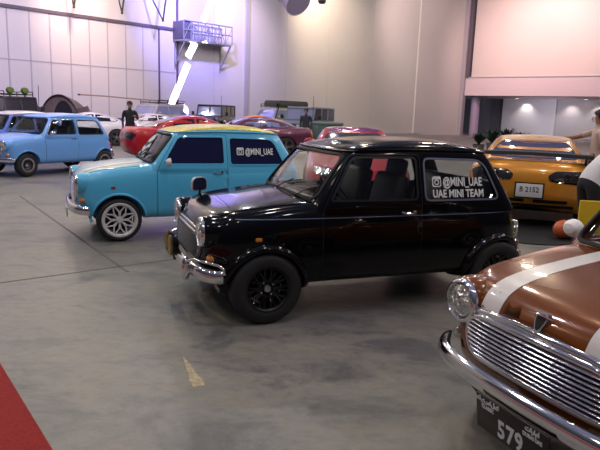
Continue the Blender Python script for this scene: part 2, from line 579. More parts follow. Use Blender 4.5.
WHEEL_CACHE = {}
def wheel_meshes(style, r, w, rim, out):
    key = (style, r, w, rim, out)
    if key in WHEEL_CACHE: return WHEEL_CACHE[key]
    h = w / 2; ax = (0, out, 0); res = {}
    res['tyre'] = (tyre_mb(r, w, rim, out=out).mesh('tyre', smooth=50), 'tyre')
    rm = MB(); sp = MB(); cap = MB()
    def pol(rad, ang, d): return V((cos(ang) * rad, out * d, sin(ang) * rad))
    # barrel and lip
    rm.lathe([(rim - .005, -h + .02), (rim - .03, -h + .03), (rim - .035, h - .07), (rim - .022, h - .03), (rim - .018, h - .012), (rim - .006, h - .002), (rim + .008, h - .004), (rim + .006, h - .016)], (0, 0, 0), ax, 40)
    if style == 'mesh':
        rm.lathe([(rim + .004, h - .012), (rim + .002, h + .004), (rim - .014, h + .004), (rim - .03, h - .014)], (0, 0, 0), ax, 40)
        for k in range(8):
            a = 2 * pi * k / 8
            for sg in (-1, 1):
                sp.tube([pol(.035, a, h - .03), pol(rim * .52, a + sg * .10, h - .018), pol(rim - .014, a + sg * .36, h - .012)], [.011, .009, .009], 6, cap=True)
        cap.lathe([(0, h - .006), (.03, h - .008), (.04, h - .02), (.042, h - .05)], (0, 0, 0), ax, 20)
        names = ('white_wheel', 'white_wheel', 'white_wheel')
    elif style == 'black':
        for k in range(10):
            a = 2 * pi * k / 10
            for sg in (-1, 1):
                sp.tube([pol(.045, a + sg * .12, h - .05), pol(rim * .6, a + sg * .075, h - .035), pol(rim - .02, a + sg * .14, h - .025)], [.011, .009, .010], 6)
        sp.lathe([(.05, h - .04), (.075, h - .045), (.08, h - .08), (.0, h - .08)], (0, 0, 0), ax, 24)
        for k in range(4):
            a = 2 * pi * k / 4 + .6
            cap.ball(pol(.052, a, h - .038), .009, 8, 5)
        cap.lathe([(0, h - .02), (.022, h - .022), (.030, h - .032), (.031, h - .05)], (0, 0, 0), ax, 20)
        names = ('black_wheel', 'black_wheel', 'silver_wheel')
    elif style == 'steel':
        sp.lathe([(.0, h - .055), (.045, h - .052), (.06, h - .075), (rim * .66, h - .052), (rim - .03, h - .075)], (0, 0, 0), ax, 32)
        cap.lathe([(0, h - .024), (.02, h - .026), (.036, h - .04), (.042, h - .06)], (0, 0, 0), ax, 20)
        rm.lathe([(rim + .006, h - .01), (rim + .004, h + .002), (rim - .028, h - .004), (rim - .032, h - .02)], (0, 0, 0), ax, 40)
        names = ('silver_wheel', 'grey_wheel', 'chrome')
    else:
        for k in range(5):
            a = 2 * pi * k / 5 + pi / 2
            for sg in (-1, 1):
                sp.tube([pol(.04, a + sg * .3, h - .03), pol(rim * .6, a + sg * .14, h - .02), pol(rim - .012, a + sg * .12, h - .016)], [.02, .016, .018], 6, sq=.6)
        cap.lathe([(0, h - .012), (.03, h - .014), (.05, h - .03), (.052, h - .06)], (0, 0, 0), ax, 16)
        names = ('grey_wheel', 'silver_wheel', 'silver_wheel')
    # dark brake drum behind the spokes
    dr = MB(); dr.lathe([(0, h - .085), (rim - .05, h - .085), (rim - .045, h - .12), (0, h - .12)], (0, 0, 0), ax, 24)
    res['rim'] = (rm.mesh('rim', smooth=40), names[0]); res['spokes'] = (sp.mesh('spokes', smooth=50), names[1])
    res['hub_cap'] = (cap.mesh('hub_cap', smooth=40), names[2]); res['brake_drum'] = (dr.mesh('brake_drum', smooth=40), 'interior')
    WHEEL_CACHE[key] = res
    return res

def add_wheel(root, x, y, z, style, r, w, rim, over=None, small=False):
    out = -1 if y < 0 else 1
    e = empty('wheel', (x, y, z), 0, root)
    for n, (me, mk) in wheel_meshes(style, r, w, rim, out).items():
        if small and n in ('brake_drum',): continue
        inst(n, me, K[(over or {}).get(n, mk)], e)
    return e

# ------------------------------------------------------------------ the classic small car (four of it stand in the hall)
ML = 3.05; MXC = ML / 2
M_TUB = dict(x=(.09, 2.99), W=[(.09, .655), (.4, .682), (.8, .695), (1.5, .70), (2.2, .70), (2.6, .69), (2.85, .66), (3.0, .62)],
             rf=.30, nf=3.0, rr=.34, nr=3.0,
             zb=[(.09, .30), (.3, .25), (.5, .22), (2.5, .22), (2.8, .28), (3.0, .34)],
             zt=[(.09, .735), (.13, .757), (.2, .785), (.35, .815), (.6, .85), (.92, .885), (1.2, .90), (2.5, .90), (2.75, .885), (2.85, .85), (2.93, .78), (3.0, .68)],
             iy=[(0, .05), (.1, .022), (.3, .004), (.5, 0), (.65, .004), (.8, .018), (.88, .034), (.94, .056), (.98, .082), (1, .105)],
             ixf=[(0, .06), (.2, .015), (.45, 0), (.7, .004), (.82, .012), (.9, .028), (.95, .05), (.985, .078), (1, .105)],
             ixr=[(0, .05), (.2, .012), (.4, 0), (.6, .02), (.8, .06), (.92, .10), (1, .15)])
M_GH = dict(bow=.022, nf=3.4, nr=3.0, rows=[
    (.78, .845, 2.90, .676, .13, .24, 0), (.84, .875, 2.872, .667, .13, .24, 0), (.89, .905, 2.845, .656, .13, .24, 0), (.96, .955, 2.805, .640, .13, .24, 0),
    (1.04, 1.015, 2.76, .619, .13, .24, 0), (1.12, 1.08, 2.712, .597, .13, .24, .004), (1.19, 1.14, 2.67, .577, .13, .24, .008), (1.235, 1.18, 2.64, .562, .14, .24, .012),
    (1.258, 1.203, 2.62, .550, .16, .25, .018), (1.276, 1.235, 2.59, .530, .20, .28, .026), (1.290, 1.285, 2.54, .495, .24, .30, .032), (1.300, 1.36, 2.46, .44, .26, .30, .036)])
M_FWH, M_RWH = (.565, .254), (2.605, .254)

W_FRONT = round_poly([(1.065, .895), (1.265, 1.215), (1.815, 1.218), (1.815, .895)], [.03, .05, .04, .04])
W_REAR = round_poly([(1.885, .885), (1.885, 1.213), (2.46, 1.20), (2.605, .885)], [.05, .05, .10, .06])
W_SCREEN = round_poly([(-.598, .905), (.598, .905), (.512, 1.232), (-.512, 1.232)], [.06, .06, .07, .07])
W_BACK = round_poly([(-.50, .93), (.50, .93), (.44, 1.20), (-.44, 1.20)], .07)
DOOR = round_poly([(1.0, .275), (1.0, .80), (1.028, .868), (1.245, 1.238), (1.848, 1.24), (1.85, .62), (1.80, .275)], [.05, .05, .05, .05, .03, .2, .06])

MINI = {}
def make_mini_meshes():
    tub = soften(loft(tub_layers(M_TUB), 0, M=2, mats=(K['trim_black'], K['interior']), name='tub'), 8)
    gh = loft(gh_layers(M_GH), .022, mats=(K['trim_black'], K['interior']), name='gh')
    st = Surf([tub]); sg = Surf([gh]); sb = Surf([tub, gh])
    MINI['surf'] = sb; MINI['gh'] = sg; MINI['tub'] = st
    arches = MB(); arches.mi = 1
    for x, z in (M_FWH, M_RWH):
        for y0, y1 in ((-.9, -.42), (.42, .9)):
            a = cyl_y(x, z, .295, y0, y1); k = len(arches.v); arches.v += a.v
            arches.f += [[i + k for i in f] for f in a.f]; arches.m += [1] * len(a.f)
    t = boolean(tub, cut_mesh(arches))
    cav = dict(bow=.022, rows=[(.60, 1.03, 2.70, .59, .1, .12, 0), (.80, 1.0, 2.70, .60, .1, .16, 0), (.89, .985, 2.78, .612, .1, .18, 0), (1.04, 1.06, 2.70, .585, .1, .2, 0), (1.19, 1.18, 2.61, .545, .1, .2, .006), (1.25, 1.24, 2.57, .515, .12, .2, .012), (1.275, 1.32, 2.48, .46, .16, .2, .02)])
    cm = loft(gh_layers(cav), .015, mats=(K['trim_black'], K['interior']), matidx=1, name='cav')
    t = boolean(t, cm); g = boolean(gh, cm)
    g = boolean(g, cut_mesh(prism_cut([(W_FRONT, 'y', -1, 1), (W_REAR, 'y', -1, 1)])))
    g = boolean(g, cut_mesh(prism_cut([(W_SCREEN, 'x', .5, 1.45), (W_BACK, 'x', 2.3, 3.3)])))
    keep_normals(t, st); keep_normals(g, sg)
    MINI['body'] = join_meshes('body', t, g)
    P = {}
    for s, ax in ((-1, 'L'), (1, 'R')):
        P['door' + ax] = panel_mesh('door', sb, ax, DOOR, K['trim_black'], [W_FRONT], .004, .012, .045)
        P['front_window' + ax] = panel_mesh('side_window', sg, ax, W_FRONT, K['glass'], (), -.006, .004, .08)
        P['rear_window' + ax] = panel_mesh('quarter_window', sg, ax, W_REAR, K['glass'], (), -.006, .004, .08)
        for nm, w in (('front_seal', W_FRONT), ('rear_seal', W_REAR)):
            p, n = trim_path(sg, ax, w, .003); mb = MB(); mb.sweep(p, n, [(-.004, -.008), (.005, -.008), (.005, .008), (-.004, .008)], cap=False); P[nm + ax] = mb.mesh(nm)
        # dark shut line round the door
        p, n = trim_path(sb, ax, DOOR, .0015); mb = MB(); mb.sweep(p, n, [(-.003, -.005), (.0015, -.005), (.0015, .005), (-.003, .005)], cap=False); P['gap' + ax] = mb.mesh('gap')
        # waist strip copying a reflected light line, sill strip
        pts = [(.33 + .05 * i, .862 + .012 * sin(min(1, i / 20) * pi / 2)) for i in range(50)]
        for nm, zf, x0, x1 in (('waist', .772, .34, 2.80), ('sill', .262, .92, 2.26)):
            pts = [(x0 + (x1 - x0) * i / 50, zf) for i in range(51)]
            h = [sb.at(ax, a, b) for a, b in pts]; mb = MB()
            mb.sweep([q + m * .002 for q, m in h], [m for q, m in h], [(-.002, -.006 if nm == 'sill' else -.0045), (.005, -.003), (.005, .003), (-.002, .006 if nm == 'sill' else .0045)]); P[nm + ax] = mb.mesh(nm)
        # handle
        mb = MB(); q, m = sb.at(ax, 1.74, .80)
        mb.tube([q + m * .006 + V((-.075, 0, .004)), q + m * .026 + V((-.06, 0, .004)), q + m * .028 + V((0, 0, 0)), q + m * .024 + V((.03, 0, 0))], [.008, .009, .009, .007], 8)
        mb.lathe([(.0, .03), (.016, .028), (.018, 0), (.0, 0)], q + V((.03, 0, 0)), (0, s, 0), 14); P['handle' + ax] = mb.mesh('handle')
        # wheel arch lips
        for nm, (x, z) in (('front_arch', M_FWH), ('rear_arch', M_RWH)):
            path = []; ns = []
            for k in range(41):
                a = R(-1) + (pi + R(2)) * k / 40
                px, pz = x + .300 * cos(a), z + .300 * sin(a)
                q, m = st.at(ax, px, max(pz, .235)); q = V((px, q.y, pz)); path.append(q); ns.append(V((0, s, 0)))
            for tp, (d, o) in {'thin': (.016, .014), 'wide': (.03, .05)}.items():
                mb = MB(); sg_ = 1
                pr = [(-.02, -.004), (o * .9, -.006), (o, .004), (o * .75, d), (-.012, d * 1.5)]
                if s > 0: pr = [(a, -b) for a, b in pr]
                mb.sweep(path, ns, pr); P[nm + tp + ax] = mb.mesh(nm, smooth=60)
    P['windscreen'] = panel_mesh('windscreen', sg, 'F', W_SCREEN, K['glass'], (), -.006, .004, .06)
    P['back_window'] = panel_mesh('back_window', sg, 'B', W_BACK, K['glass'], (), -.006, .004, .08)
    for nm, ax, w in (('screen_seal', 'F', W_SCREEN), ('back_seal', 'B', W_BACK)):
        p, n = trim_path(sg, ax, w, .003); mb = MB(); mb.sweep(p, n, [(-.004, -.013), (.006, -.010), (.006, .010), (-.004, .013)], cap=False); P[nm] = mb.mesh(nm)
    bon = [(.120, -.33), (.120, .33), (.15, .44), (.25, .515), (.5, .555), (.86, .585), (.893, .3), (.90, 0), (.893, -.3), (.86, -.585), (.5, -.555), (.25, -.515), (.15, -.44)]
    P['bonnet'] = panel_mesh('bonnet', sb, 'T', round_poly(bon, .03, 3), K['trim_black'], (), .005, .01, .04)
    for sgn in (-1, 1):
        P['stripe%d' % sgn] = panel_mesh('stripe', sb, 'T', [(.122, sgn * .232), (.122, sgn * .358), (.875, sgn * .350), (.875, sgn * .232)], K['white'], (), .0075, .003, .03)
        P['stripeF%d' % sgn] = panel_mesh('stripe', sb, 'F', [(sgn * .232, .682), (sgn * .358, .676), (sgn * .358, .768), (sgn * .232, .772)], K['white'], (), .0072, .003, .015)
    roof = round_poly([(1.215, -.46), (1.205, 0), (1.215, .46), (1.32, .528), (2.46, .53), (2.60, .42), (2.615, 0), (2.60, -.42), (2.46, -.53), (1.32, -.528)], .05, 4)
    P['roof'] = panel_mesh('roof', sg, 'T', roof, K['trim_black'], (), .004, .01, .05)
    boot = round_poly([(-.42, .50), (.42, .50), (.40, .83), (-.40, .83)], .07)
    P['boot'] = panel_mesh('boot_lid', sb, 'B', boot, K['trim_black'], (), .005, .01, .05)
    # rain gutter
    L = gh_layers(dict(bow=.022, nf=3.4, nr=3.0, rows=[(1.258, 1.200, 2.623, .553, .16, .25, .018)]))[0]
    ring = [V(p) for p in L] + [V((x, -y, z)) for x, y, z in L[-2::-1]]
    mb = MB(); mb.sweep(ring, [V((p.x - 1.9, p.y * 4, 0)) for p in ring], [(-.006, -.006), (.010, -.004), (.012, .006), (-.006, .008)], cap=False); P['gutter'] = mb.mesh('gutter', smooth=60)
    # bumpers
    def bumper(front):
        z = .375; pth = []; outs = []
        if front:
            plan = half_plan(.04, 3.02, lambda x: .70, .22, 2.6, .3, 3, 16, 10, 10); plan = [p for p in plan if p[0] <= .235][:16] + [(.235, .70)]
        else:
            plan = half_plan(.04, 3.035, lambda x: .675, .22, 3, .30, 2.6, 10, 10, 16); plan = [p for p in plan if p[0] >= 2.74][::-1]
        for x, y in plan[::-1]: pth.append(V((x, -y, z)))
        for x, y in plan[1:]: pth.append(V((x, y, z)))
        for i in range(len(pth)):
            t = (pth[min(i+1, len(pth)-1)] - pth[max(i-1, 0)]).normalized(); o = t.cross(V((0, 0, 1)))
            if o.dot(pth[i] - V((1.5, 0, z))) < 0: o = -o
            outs.append(o)
        mb = MB(); mb.sweep(pth, outs, [(-.012, -.05), (.006, -.048), (.018, -.03), (.023, 0), (.018, .03), (.006, .048), (-.012, .05), (-.004, 0)])
        return mb.mesh('bumper', smooth=60)
    P['bumperF'] = bumper(True); P['bumperB'] = bumper(False)
    def overrider(x, y, front):
        mb = MB(); d = -1 if front else 1
        mb.lathe([(0, -.085), (.018, -.08), (.026, -.05), (.027, .03), (.022, .065), (.010, .085), (0, .088)], (x + d * .025, y, .385), (0, 0, 1), 14, squash=(1.15, .8))
        return mb.mesh('overrider', smooth=60)
    for sgn in (-1, 1):
        P['over%d' % sgn] = overrider(.045, sgn * .42, True); P['overB%d' % sgn] = overrider(3.03, sgn * .40, False)
        mb = MB(); ptsb = []
        for x, y, z in ((.02, .43, .44), (.06, .53, .475), (.13, .635, .475), (.20, .705, .465), (.235, .722, .44), (.24, .722, .40)): ptsb.append((x, sgn * y, z))
        mb.tube(ptsb, .011, 8); P['corner%d' % sgn] = mb.mesh('corner_bar', smooth=60)
        # lamps
        c = V((.124, sgn * .490, .668))
        mb = MB(); mb.lathe([(.111, .012), (.110, -.010), (.102, -.024), (.093, -.026), (.086, -.014), (.086, .05), (.100, .05)], c, (1, 0, 0), 32); P['lamp%d' % sgn] = mb.mesh('headlamp', smooth=60)
        mb = MB(); mb.lathe([(0, -.040), (.03, -.036), (.06, -.026), (.086, -.006), (.086, .03), (0, .03)], c, (1, 0, 0), 28); P['lampglass%d' % sgn] = mb.mesh('lens', smooth=60)
        mb = MB(); mb.lathe([(.09, .0), (.109, -.002), (.116, .012), (.120, .06), (.119, .14), (.113, .23), (.095, .33), (0, .35)], c, (1, 0, 0), 32); P['bowl%d' % sgn] = mb.mesh('lamp_bowl', smooth=60)
        q, m = st.at('F', sgn * .55, .475); mb = MB(); mb.lathe([(0, -.032), (.02, -.028), (.032, -.012), (.034, .02), (0, .02)], q, (1, 0, 0), 18); P['ind%d' % sgn] = mb.mesh('indicator', smooth=50)
        q, m = st.at('B', sgn * .53, .60); mb = MB(); mb.box(q + V((.0, 0, 0)), (.06, .09, .15), bev=.02); P['tail%d' % sgn] = mb.mesh('tail_lamp', smooth=40)
    # grille
    G = round_poly([(-.43, .53), (-.375, .445), (.375, .445), (.43, .53), (.412, .612), (.32, .640), (0, .645), (-.32, .640), (-.412, .612)], .05, 5)
    MINI['G'] = G
    P['grille_back'] = panel_mesh('grille_backing', st, 'F', G, K['interior'], (), .002, .006, .05)
    bars = MB(); nb = 10
    zs = [.455 + (.638 - .455) * k / (nb - 1) for k in range(nb)]
    for z in zs:
        xsn = []
        for i in range(-60, 61):
            y = .44 * i / 60
            if inside((y, z), G): xsn.append(y)
        if len(xsn) < 3: continue
        ys = [xsn[0] + (xsn[-1] - xsn[0]) * i / 24 for i in range(25)]
        pts = []; outs = []
        for y in ys:
            q, m = st.at('F', y, z); pts.append(q + V((-.012, 0, 0))); outs.append(V((-1, 0, -.25)))
        bars.sweep(pts, outs, [(-.006, -.0055), (.006, -.0042), (.009, 0), (.006, .0042), (-.006, .0055)])
    P['grille'] = bars.mesh('grille', smooth=60)
    p, n = trim_path(st, 'F', G, .004); mb = MB(); mb.sweep(p, n, [(-.004, -.016), (.014, -.012), (.02, 0), (.014, .012), (-.004, .016)], cap=False); P['surround'] = mb.mesh('grille_surround', smooth=60)
    # moustache trim over the grille following the bonnet lip
    mt = [( y, .671 - .030 * (abs(y) / .43) ** 3.5) for y in [-.43 + .86 * i / 40 for i in range(41)]]
    h = [st.at('F', a, b) for a, b in mt]; mb = MB()
    mb.sweep([q + m * .003 for q, m in h], [m for q, m in h], [(-.003, -.017), (.008, -.013), (.013, 0), (.008, .013), (-.003, .017)]); P['moustache'] = mb.mesh('moustache', smooth=60)
    # seats etc.
    def seat(y, x=1.42, rearbench=False):
        mb = MB()
        if rearbench:
            mb.box((2.30, 0, .62), (.45, 1.05, .14), bev=.04); mb.box((2.55, 0, .82), (.14, 1.05, .42), Matrix.Rotation(R(16), 3, 'Y'), bev=.05)
        else:
            mb.box((x, y, .62), (.46, .44, .14), bev=.045); mb.box((x + .30, y, .84), (.12, .43, .48), Matrix.Rotation(R(14), 3, 'Y'), bev=.05)
            mb.box((x + .385, y, 1.12), (.085, .26, .15), Matrix.Rotation(R(10), 3, 'Y'), bev=.035); mb.box((x + .36, y, 1.03), (.02, .10, .12))
        return mb.mesh('seat', smooth=50)
    P['seat-1'] = seat(-.31); P['seat1'] = seat(.31); P['bench'] = seat(0, rearbench=True)
    mb = MB(); mb.box((1.06, 0, .83), (.16, 1.16, .14), bev=.04); P['dash'] = mb.mesh('dashboard', smooth=50)
    mb = MB(); cs = V((1.25, -.31, .93)); a = V((.62, 0, .55)).normalized(); u = V((0, 1, 0)); w = a.cross(u)
    mb.tube([cs + u * .17 * cos(2*pi*k/28) + w * .17 * sin(2*pi*k/28) for k in range(29)], .012, 8, cap=False)
    for k in range(3):
        an = 2*pi*k/3 + pi/2; mb.tube([cs, cs + u * .17 * cos(an) + w * .17 * sin(an)], .009, 6)
    mb.tube([cs, cs - a * .2], .02, 8); P['steer'] = mb.mesh('steering_wheel', smooth=60)
    # wipers
    mb = MB()
    for y0, dy in ((-.30, -.28), (.18, -.30)):
        pts = []
        for t in (0, .5, 1):
            q, m = sg.at('F', y0 + dy * t * .9, .895 + .10 * t); pts.append(q + m * (.018 if t else .01))
        mb.tube(pts, .005, 6)
        pts = []
        for t in (-.5, 0, .5):
            q, m = sg.at('F', y0 + dy * .9 + t * .30, .985 - .05 * t * (1 if dy < 0 else -1)); pts.append(q + m * .008)
        mb.tube(pts, .006, 6)
    P['wiper'] = mb.mesh('wiper')
    # underside axle/exhaust mass so that nothing looks hollow from below
    MINI['P'] = P

def mini_mirror(root, s, mat, glassmat_):
    q, m = MINI['surf'].at('L' if s < 0 else 'R', 1.13, .885)
    mb = MB(); mb.tube([q, q + V((-.01, s * .05, .01)), q + V((-.01, s * .09, .03))], .008, 8)
    a = mb.build('door_mirror', K['chrome'], root)
    c = q + V((-.01, s * .115, .04))
    mb = MB(); mb.lathe([(0, -.045), (.035, -.038), (.058, -.012), (.064, .012), (.0, .012)], c, (1, 0, 0), 20, squash=(.85, 1.1)); mb.build('mirror_shell', mat, a)
    mb = MB(); mb.lathe([(0, .0), (.056, .0), (.056, .014), (0, .015)], c, (1, 0, 0), 20, squash=(.85, 1.1)); mb.build('mirror_glass', glassmat_, a)

def mini(name, label, front, yaw, st):
    P = MINI['P']
    d = V((cos(yaw), sin(yaw), 0))
    e = thing(name, label, 'car', V((front[0], front[1], 0)) + d * MXC, yaw)
    root = e
    off = (-MXC, 0, 0)
    made = []
    def I(nm, key, mats, parent=None, lab=None):
        o = inst(nm, P[key] if isinstance(key, str) else key, mats, parent or root, lab)
        if parent is None: o.location = off
        return o
    paint = st['paint']; glass = st.get('glass', K['glass'])
    I('body', MINI['body'], [paint, K['interior']])
    seal = st.get('seal', K['chrome'])
    for s, ax in ((-1, 'L'), (1, 'R')):
        dr = I('door', 'door' + ax, paint)
        I('door_handle', 'handle' + ax, K['chrome'], dr); I('door_gap', 'gap' + ax, K['trim_black'], dr)
        I('window_pane', 'front_window' + ax, st.get('side_glass', glass), dr); I('window_seal', 'front_seal' + ax, st.get('front_seal', seal), dr)
        qw = I('quarter_window', 'rear_window' + ax, st.get('side_glass', glass)); I('window_seal', 'rear_seal' + ax, seal, qw)
        if s == -1: root['_q'] = qw.name
        if st.get('waist'): I('reflection_strip', 'waist' + ax, st['waist'])
        I('sill_strip', 'sill' + ax, st.get('sill', K['chrome']))
        k = st.get('arch', 'thin')
        for n in ('front_arch', 'rear_arch'): I('wheel_arch', n + k + ax, st.get('arch_mat', paint))
    ws = I('windscreen', 'windscreen', glass); I('windscreen_seal', 'screen_seal', st.get('screen_seal', K['rubber']), ws)
    bw = I('back_window', 'back_window', glass); I('window_seal', 'back_seal', K['rubber'], bw)
    bn = I('bonnet', 'bonnet', st.get('bonnet', paint))
    if st.get('stripes'):
        for k in st['stripes']: I('bonnet_stripe', 'stripe%d' % k, st['stripe_mat'], bn); I('stripe_end', 'stripeF%d' % k, st['stripe_mat'], bn)
    I('roof', 'roof', st.get('roof', paint)); I('boot_lid', 'boot', paint)
    I('rain_gutter', 'gutter', st.get('gutter', paint))
    bf = I('bumper', 'bumperF', K['chrome']); bb = I('bumper', 'bumperB', K['chrome'])
    for k in (-1, 1):
        if st.get('over'):
            I('overrider', 'over%d' % k, K['chrome'], bf); I('overrider', 'overB%d' % k, K['chrome'], bb)
        if st.get('corner'): I('corner_bar', 'corner%d' % k, K['chrome'], bf)
        h = I('headlamp', 'lamp%d' % k, K['chrome']); I('lamp_bowl', 'bowl%d' % k, paint, h); I('lens', 'lampglass%d' % k, K['lens'], h)
        I('indicator', 'ind%d' % k, st.get('ind', K['amber'])); I('tail_lamp', 'tail%d' % k, st.get('tail', K['redlens']))
        I('seat', 'seat%d' % k, st.get('seat', K['seat']))
    g = I('grille', 'grille', st.get('grille', K['bar_chrome'])); I('grille_surround', 'surround', st.get('surround', K['chrome']), g)
    I('grille_backing', 'grille_back', K['interior'], g)
    I('grille_moustache', 'moustache', st.get('surround', K['chrome']), g)
    I('rear_bench', 'bench', st.get('seat', K['seat'])); I('dashboard', 'dash', K['interior']); I('steering_wheel', 'steer', K['trim_black']); I('wiper', 'wiper', K['trim_black'])
    w = st['wheel']; r = st.get('r', .254); ww = st.get('w', .17); rim = st.get('rim', .165)
    for x, z in (M_FWH, M_RWH):
        for y in (-1, 1): add_wheel(root, x - MXC, y * (st.get('track', .66) - ww / 2), r, w, r, ww, rim, st.get('wheel_over'))
    for s in st.get('mirrors', ()):
        pre = set(o.name for o in root.children)
        mini_mirror(root, s, st.get('mirror_mat', K['chrome']), K['mirror'])
        for o in root.children:
            if o.name not in pre: o.location = off
    return root

def decal(root, pname, surf, ax, P2, T, mat, off=.001, th=.001, label=None, parent=None):
    hits = [surf.at(ax, a, b) for a, b in P2]
    o = obj(pname, sheet(pname, hits, T, mat, off, th), parent or root, label)
    if parent is None: o.location = (-MXC, 0, 0)
    return o
# ------------------------------------------------------------------ camera
F_PX, CAM_H, PITCH, ROLL = 596.5, 1.5353, .185, .0339
cp, spp, cr, sr = cos(PITCH), sin(PITCH), cos(ROLL), sin(ROLL)
FW = V((0, cp, -spp)); U0 = V((0, spp, cp)); R0 = V((1, 0, 0))
RT = R0 * cr + U0 * sr; UP = U0 * cr - R0 * sr
cam = bpy.data.cameras.new('camera'); cam.sensor_width = 36; cam.lens = F_PX / 600 * 36; cam.clip_start = .05; cam.clip_end = 300
co = link(bpy.data.objects.new('camera', cam))
M4 = Matrix.Identity(4)
for i in range(3): M4[i][0] = RT[i]; M4[i][1] = UP[i]; M4[i][2] = -FW[i]
M4[0][3], M4[1][3], M4[2][3] = 0, 0, CAM_H
co.matrix_world = M4
S.camera = co

def ray(px, py):
    return FW + RT * ((px - 300) / F_PX) + UP * ((225 - py) / F_PX)
def ground(px, py, z=0):
    r = ray(px, py); t = (z - CAM_H) / r.z
    return V((0, 0, CAM_H)) + r * t
def at(px, py, depth):
    """world point seen at px,py at a horizontal distance depth straight ahead"""
    r = ray(px, py); return V((0, 0, CAM_H)) + r * (depth / r.y)
# ------------------------------------------------------------------ paints
def car_paint(name, col, metal=0.0, rough=.32, coat=1.0, spec=.5):
    return pbr(name, col, rough, metal, coat, spec)
K['black_paint'] = pbr('black paint', (.0016, .0016, .003), .15, 0, .5, .1, coat_rough=.02)
K['reflection_blue'] = pbr('bluish reflection line', (.22, .27, .42), .3, .7)  # bright line stands in for light reflected along the black side
K['dark_chrome'] = pbr('dull chrome', (.30, .30, .32), .2, 1)
K['aqua_paint'] = car_paint('aqua paint', (.105, .57, .93), 0, .35, .6)
K['aqua_bonnet'] = car_paint('aqua bonnet paint', (.13, .50, .53), 0, .35, .7)
K['blue_paint'] = car_paint('sky blue paint', (.165, .43, .95), 0, .35, .6)
K['bronze_paint'] = car_paint('burnt orange metallic', (.20, .050, .0006), .1, .22, .8, .3)
K['stripe_white'] = pbr('stripe white', (.80, .76, .74), .3, 0, .8)
K['yellow_glitter'] = flake_paint('yellow glitter', (.26, .17, .004), (.72, .58, .05), 120)

make_mini_meshes()
BLACK = dict(paint=K['black_paint'], wheel='black', r=.268, w=.20, rim=.165, track=.735, arch='wide', over=True, corner=True, waist=K['reflection_blue'], grille=K['trim_black'], surround=K['dark_chrome'],
             glass=K['glass'], mirrors=(), seat=K['seat'], front_seal=K['trim_black'], sill=K['trim_black'], tail=K['lens'])
black = mini('vintage_car', 'glossy black small vintage car with black spoked wheels and white rear window lettering', (-1.0025, 4.643), .3697, BLACK)
AQUA = dict(front_seal=K['aqua_paint'], paint=K['aqua_paint'], bonnet=K['aqua_bonnet'], roof=K['yellow_glitter'], wheel='mesh', r=.256, w=.18, rim=.195, track=.69, arch='thin',
            side_glass=K['film'], glass=K['glass_dark'], seal=K['aqua_paint'], over=False, stripes=(-1, 1), stripe_mat=K['stripe_white'], mirrors=(-1, 1), mirror_mat=K['white_wheel'], sill=K['white'])
aqua = mini('vintage_car', 'aqua small vintage car with glittery yellow roof and dark side windows', (-2.868, 7.15), .4166, AQUA)
BLUE = dict(paint=K['blue_paint'], wheel='steel', r=.254, w=.17, rim=.15, track=.67, arch='thin', seal=K['chrome'], over=True, mirrors=(-1, 1), sill=K['blue_paint'])
blue = mini('vintage_car', 'plain sky blue small vintage car with silver ringed steel wheels', (-6.7124, 12.6026), 1.0169, BLUE)
BRONZE = dict(paint=K['bronze_paint'], wheel='steel', r=.254, w=.17, rim=.15, track=.67, arch='thin', stripes=(-1, 1), stripe_mat=K['stripe_white'],
              mirrors=(-1, 1), mirror_mat=K['white'], screen_seal=K['rubber'], ind=K['lens'])
bronze = mini('vintage_car', 'burnt orange small vintage car with two white bonnet stripes and black 579 plate', (.8932, 2.2976), .4199, BRONZE)
# ------------------------------------------------------------------ extra details on the four small cars
def logo_polys(x0, z0, s, sgn=1):
    """small camera badge: a rounded square with a band and a lens ring, as quads; returns points, triangles"""
    P = []; T = []
    def ringpoly(outer, inner):
        k = len(P); n = len(outer); P.extend(outer); P.extend(inner)
        for i in range(n):
            j = (i + 1) % n; T.extend([(k + i, k + j, k + n + j), (k + i, k + n + j, k + n + i)])
    sq = lambda a: round_poly([(x0 + sgn * (s/2 + a*dx), z0 + s/2 + a*dz) for dx, dz in ((-1, -1), (1, -1), (1, 1), (-1, 1))], a * .45, 4)
    o, i = sq(s / 2), sq(s / 2 * .80)
    m = min(len(o), len(i)); ringpoly(o[:m], i[:m])
    c = (x0 + sgn * s/2, z0 + s * .44); n = 20
    ringpoly([(c[0] + .27*s*cos(2*pi*k/n), c[1] + .27*s*sin(2*pi*k/n)) for k in range(n)], [(c[0] + .17*s*cos(2*pi*k/n), c[1] + .17*s*sin(2*pi*k/n)) for k in range(n)])
    k = len(P); a, b, h0, h1 = x0 + sgn*s*.1, x0 + sgn*s*.9, z0 + s*.72, z0 + s*.88
    P.extend([(a, h0), (b, h0), (b, h1), (a, h1)]); T.extend([(k, k+1, k+2), (k, k+2, k+3)])
    return P, T

def window_lettering(car, lines):
    gs = MINI['gh']; q = car.get('_q'); qo = bpy.data.objects[q]
    for txt, x, z, size, logo, width in lines:
        P, T, w = text_hits(txt, size, 'L', gs, (x, z), (1, 0), (0, 1), bold=.0022, spacing=1.0, width=width)
        if logo:
            p2, t2 = logo_polys(x - size * 1.0, z - size * .06, size * .84)
            k = len(P); P += p2; T += [tuple(i + k for i in t) for t in t2]
        hits = [gs.at('L', a, b) for a, b in P]
        o = obj('window_lettering', sheet('window_lettering', hits, T, K['white'], .003, .002), qo, 'white lettering reading %s' % txt.replace('_', ' '))
window_lettering(black, [('@MINI_UAE', 2.055, .996, .098, True, .385), ('UAE MINI TEAM', 1.955, .908, .086, False, .495)])
window_lettering(aqua, [('@MINI_UAE', 2.085, 1.01, .108, True, .37)])
for c_ in (black, aqua, blue, bronze): del c_['_q']

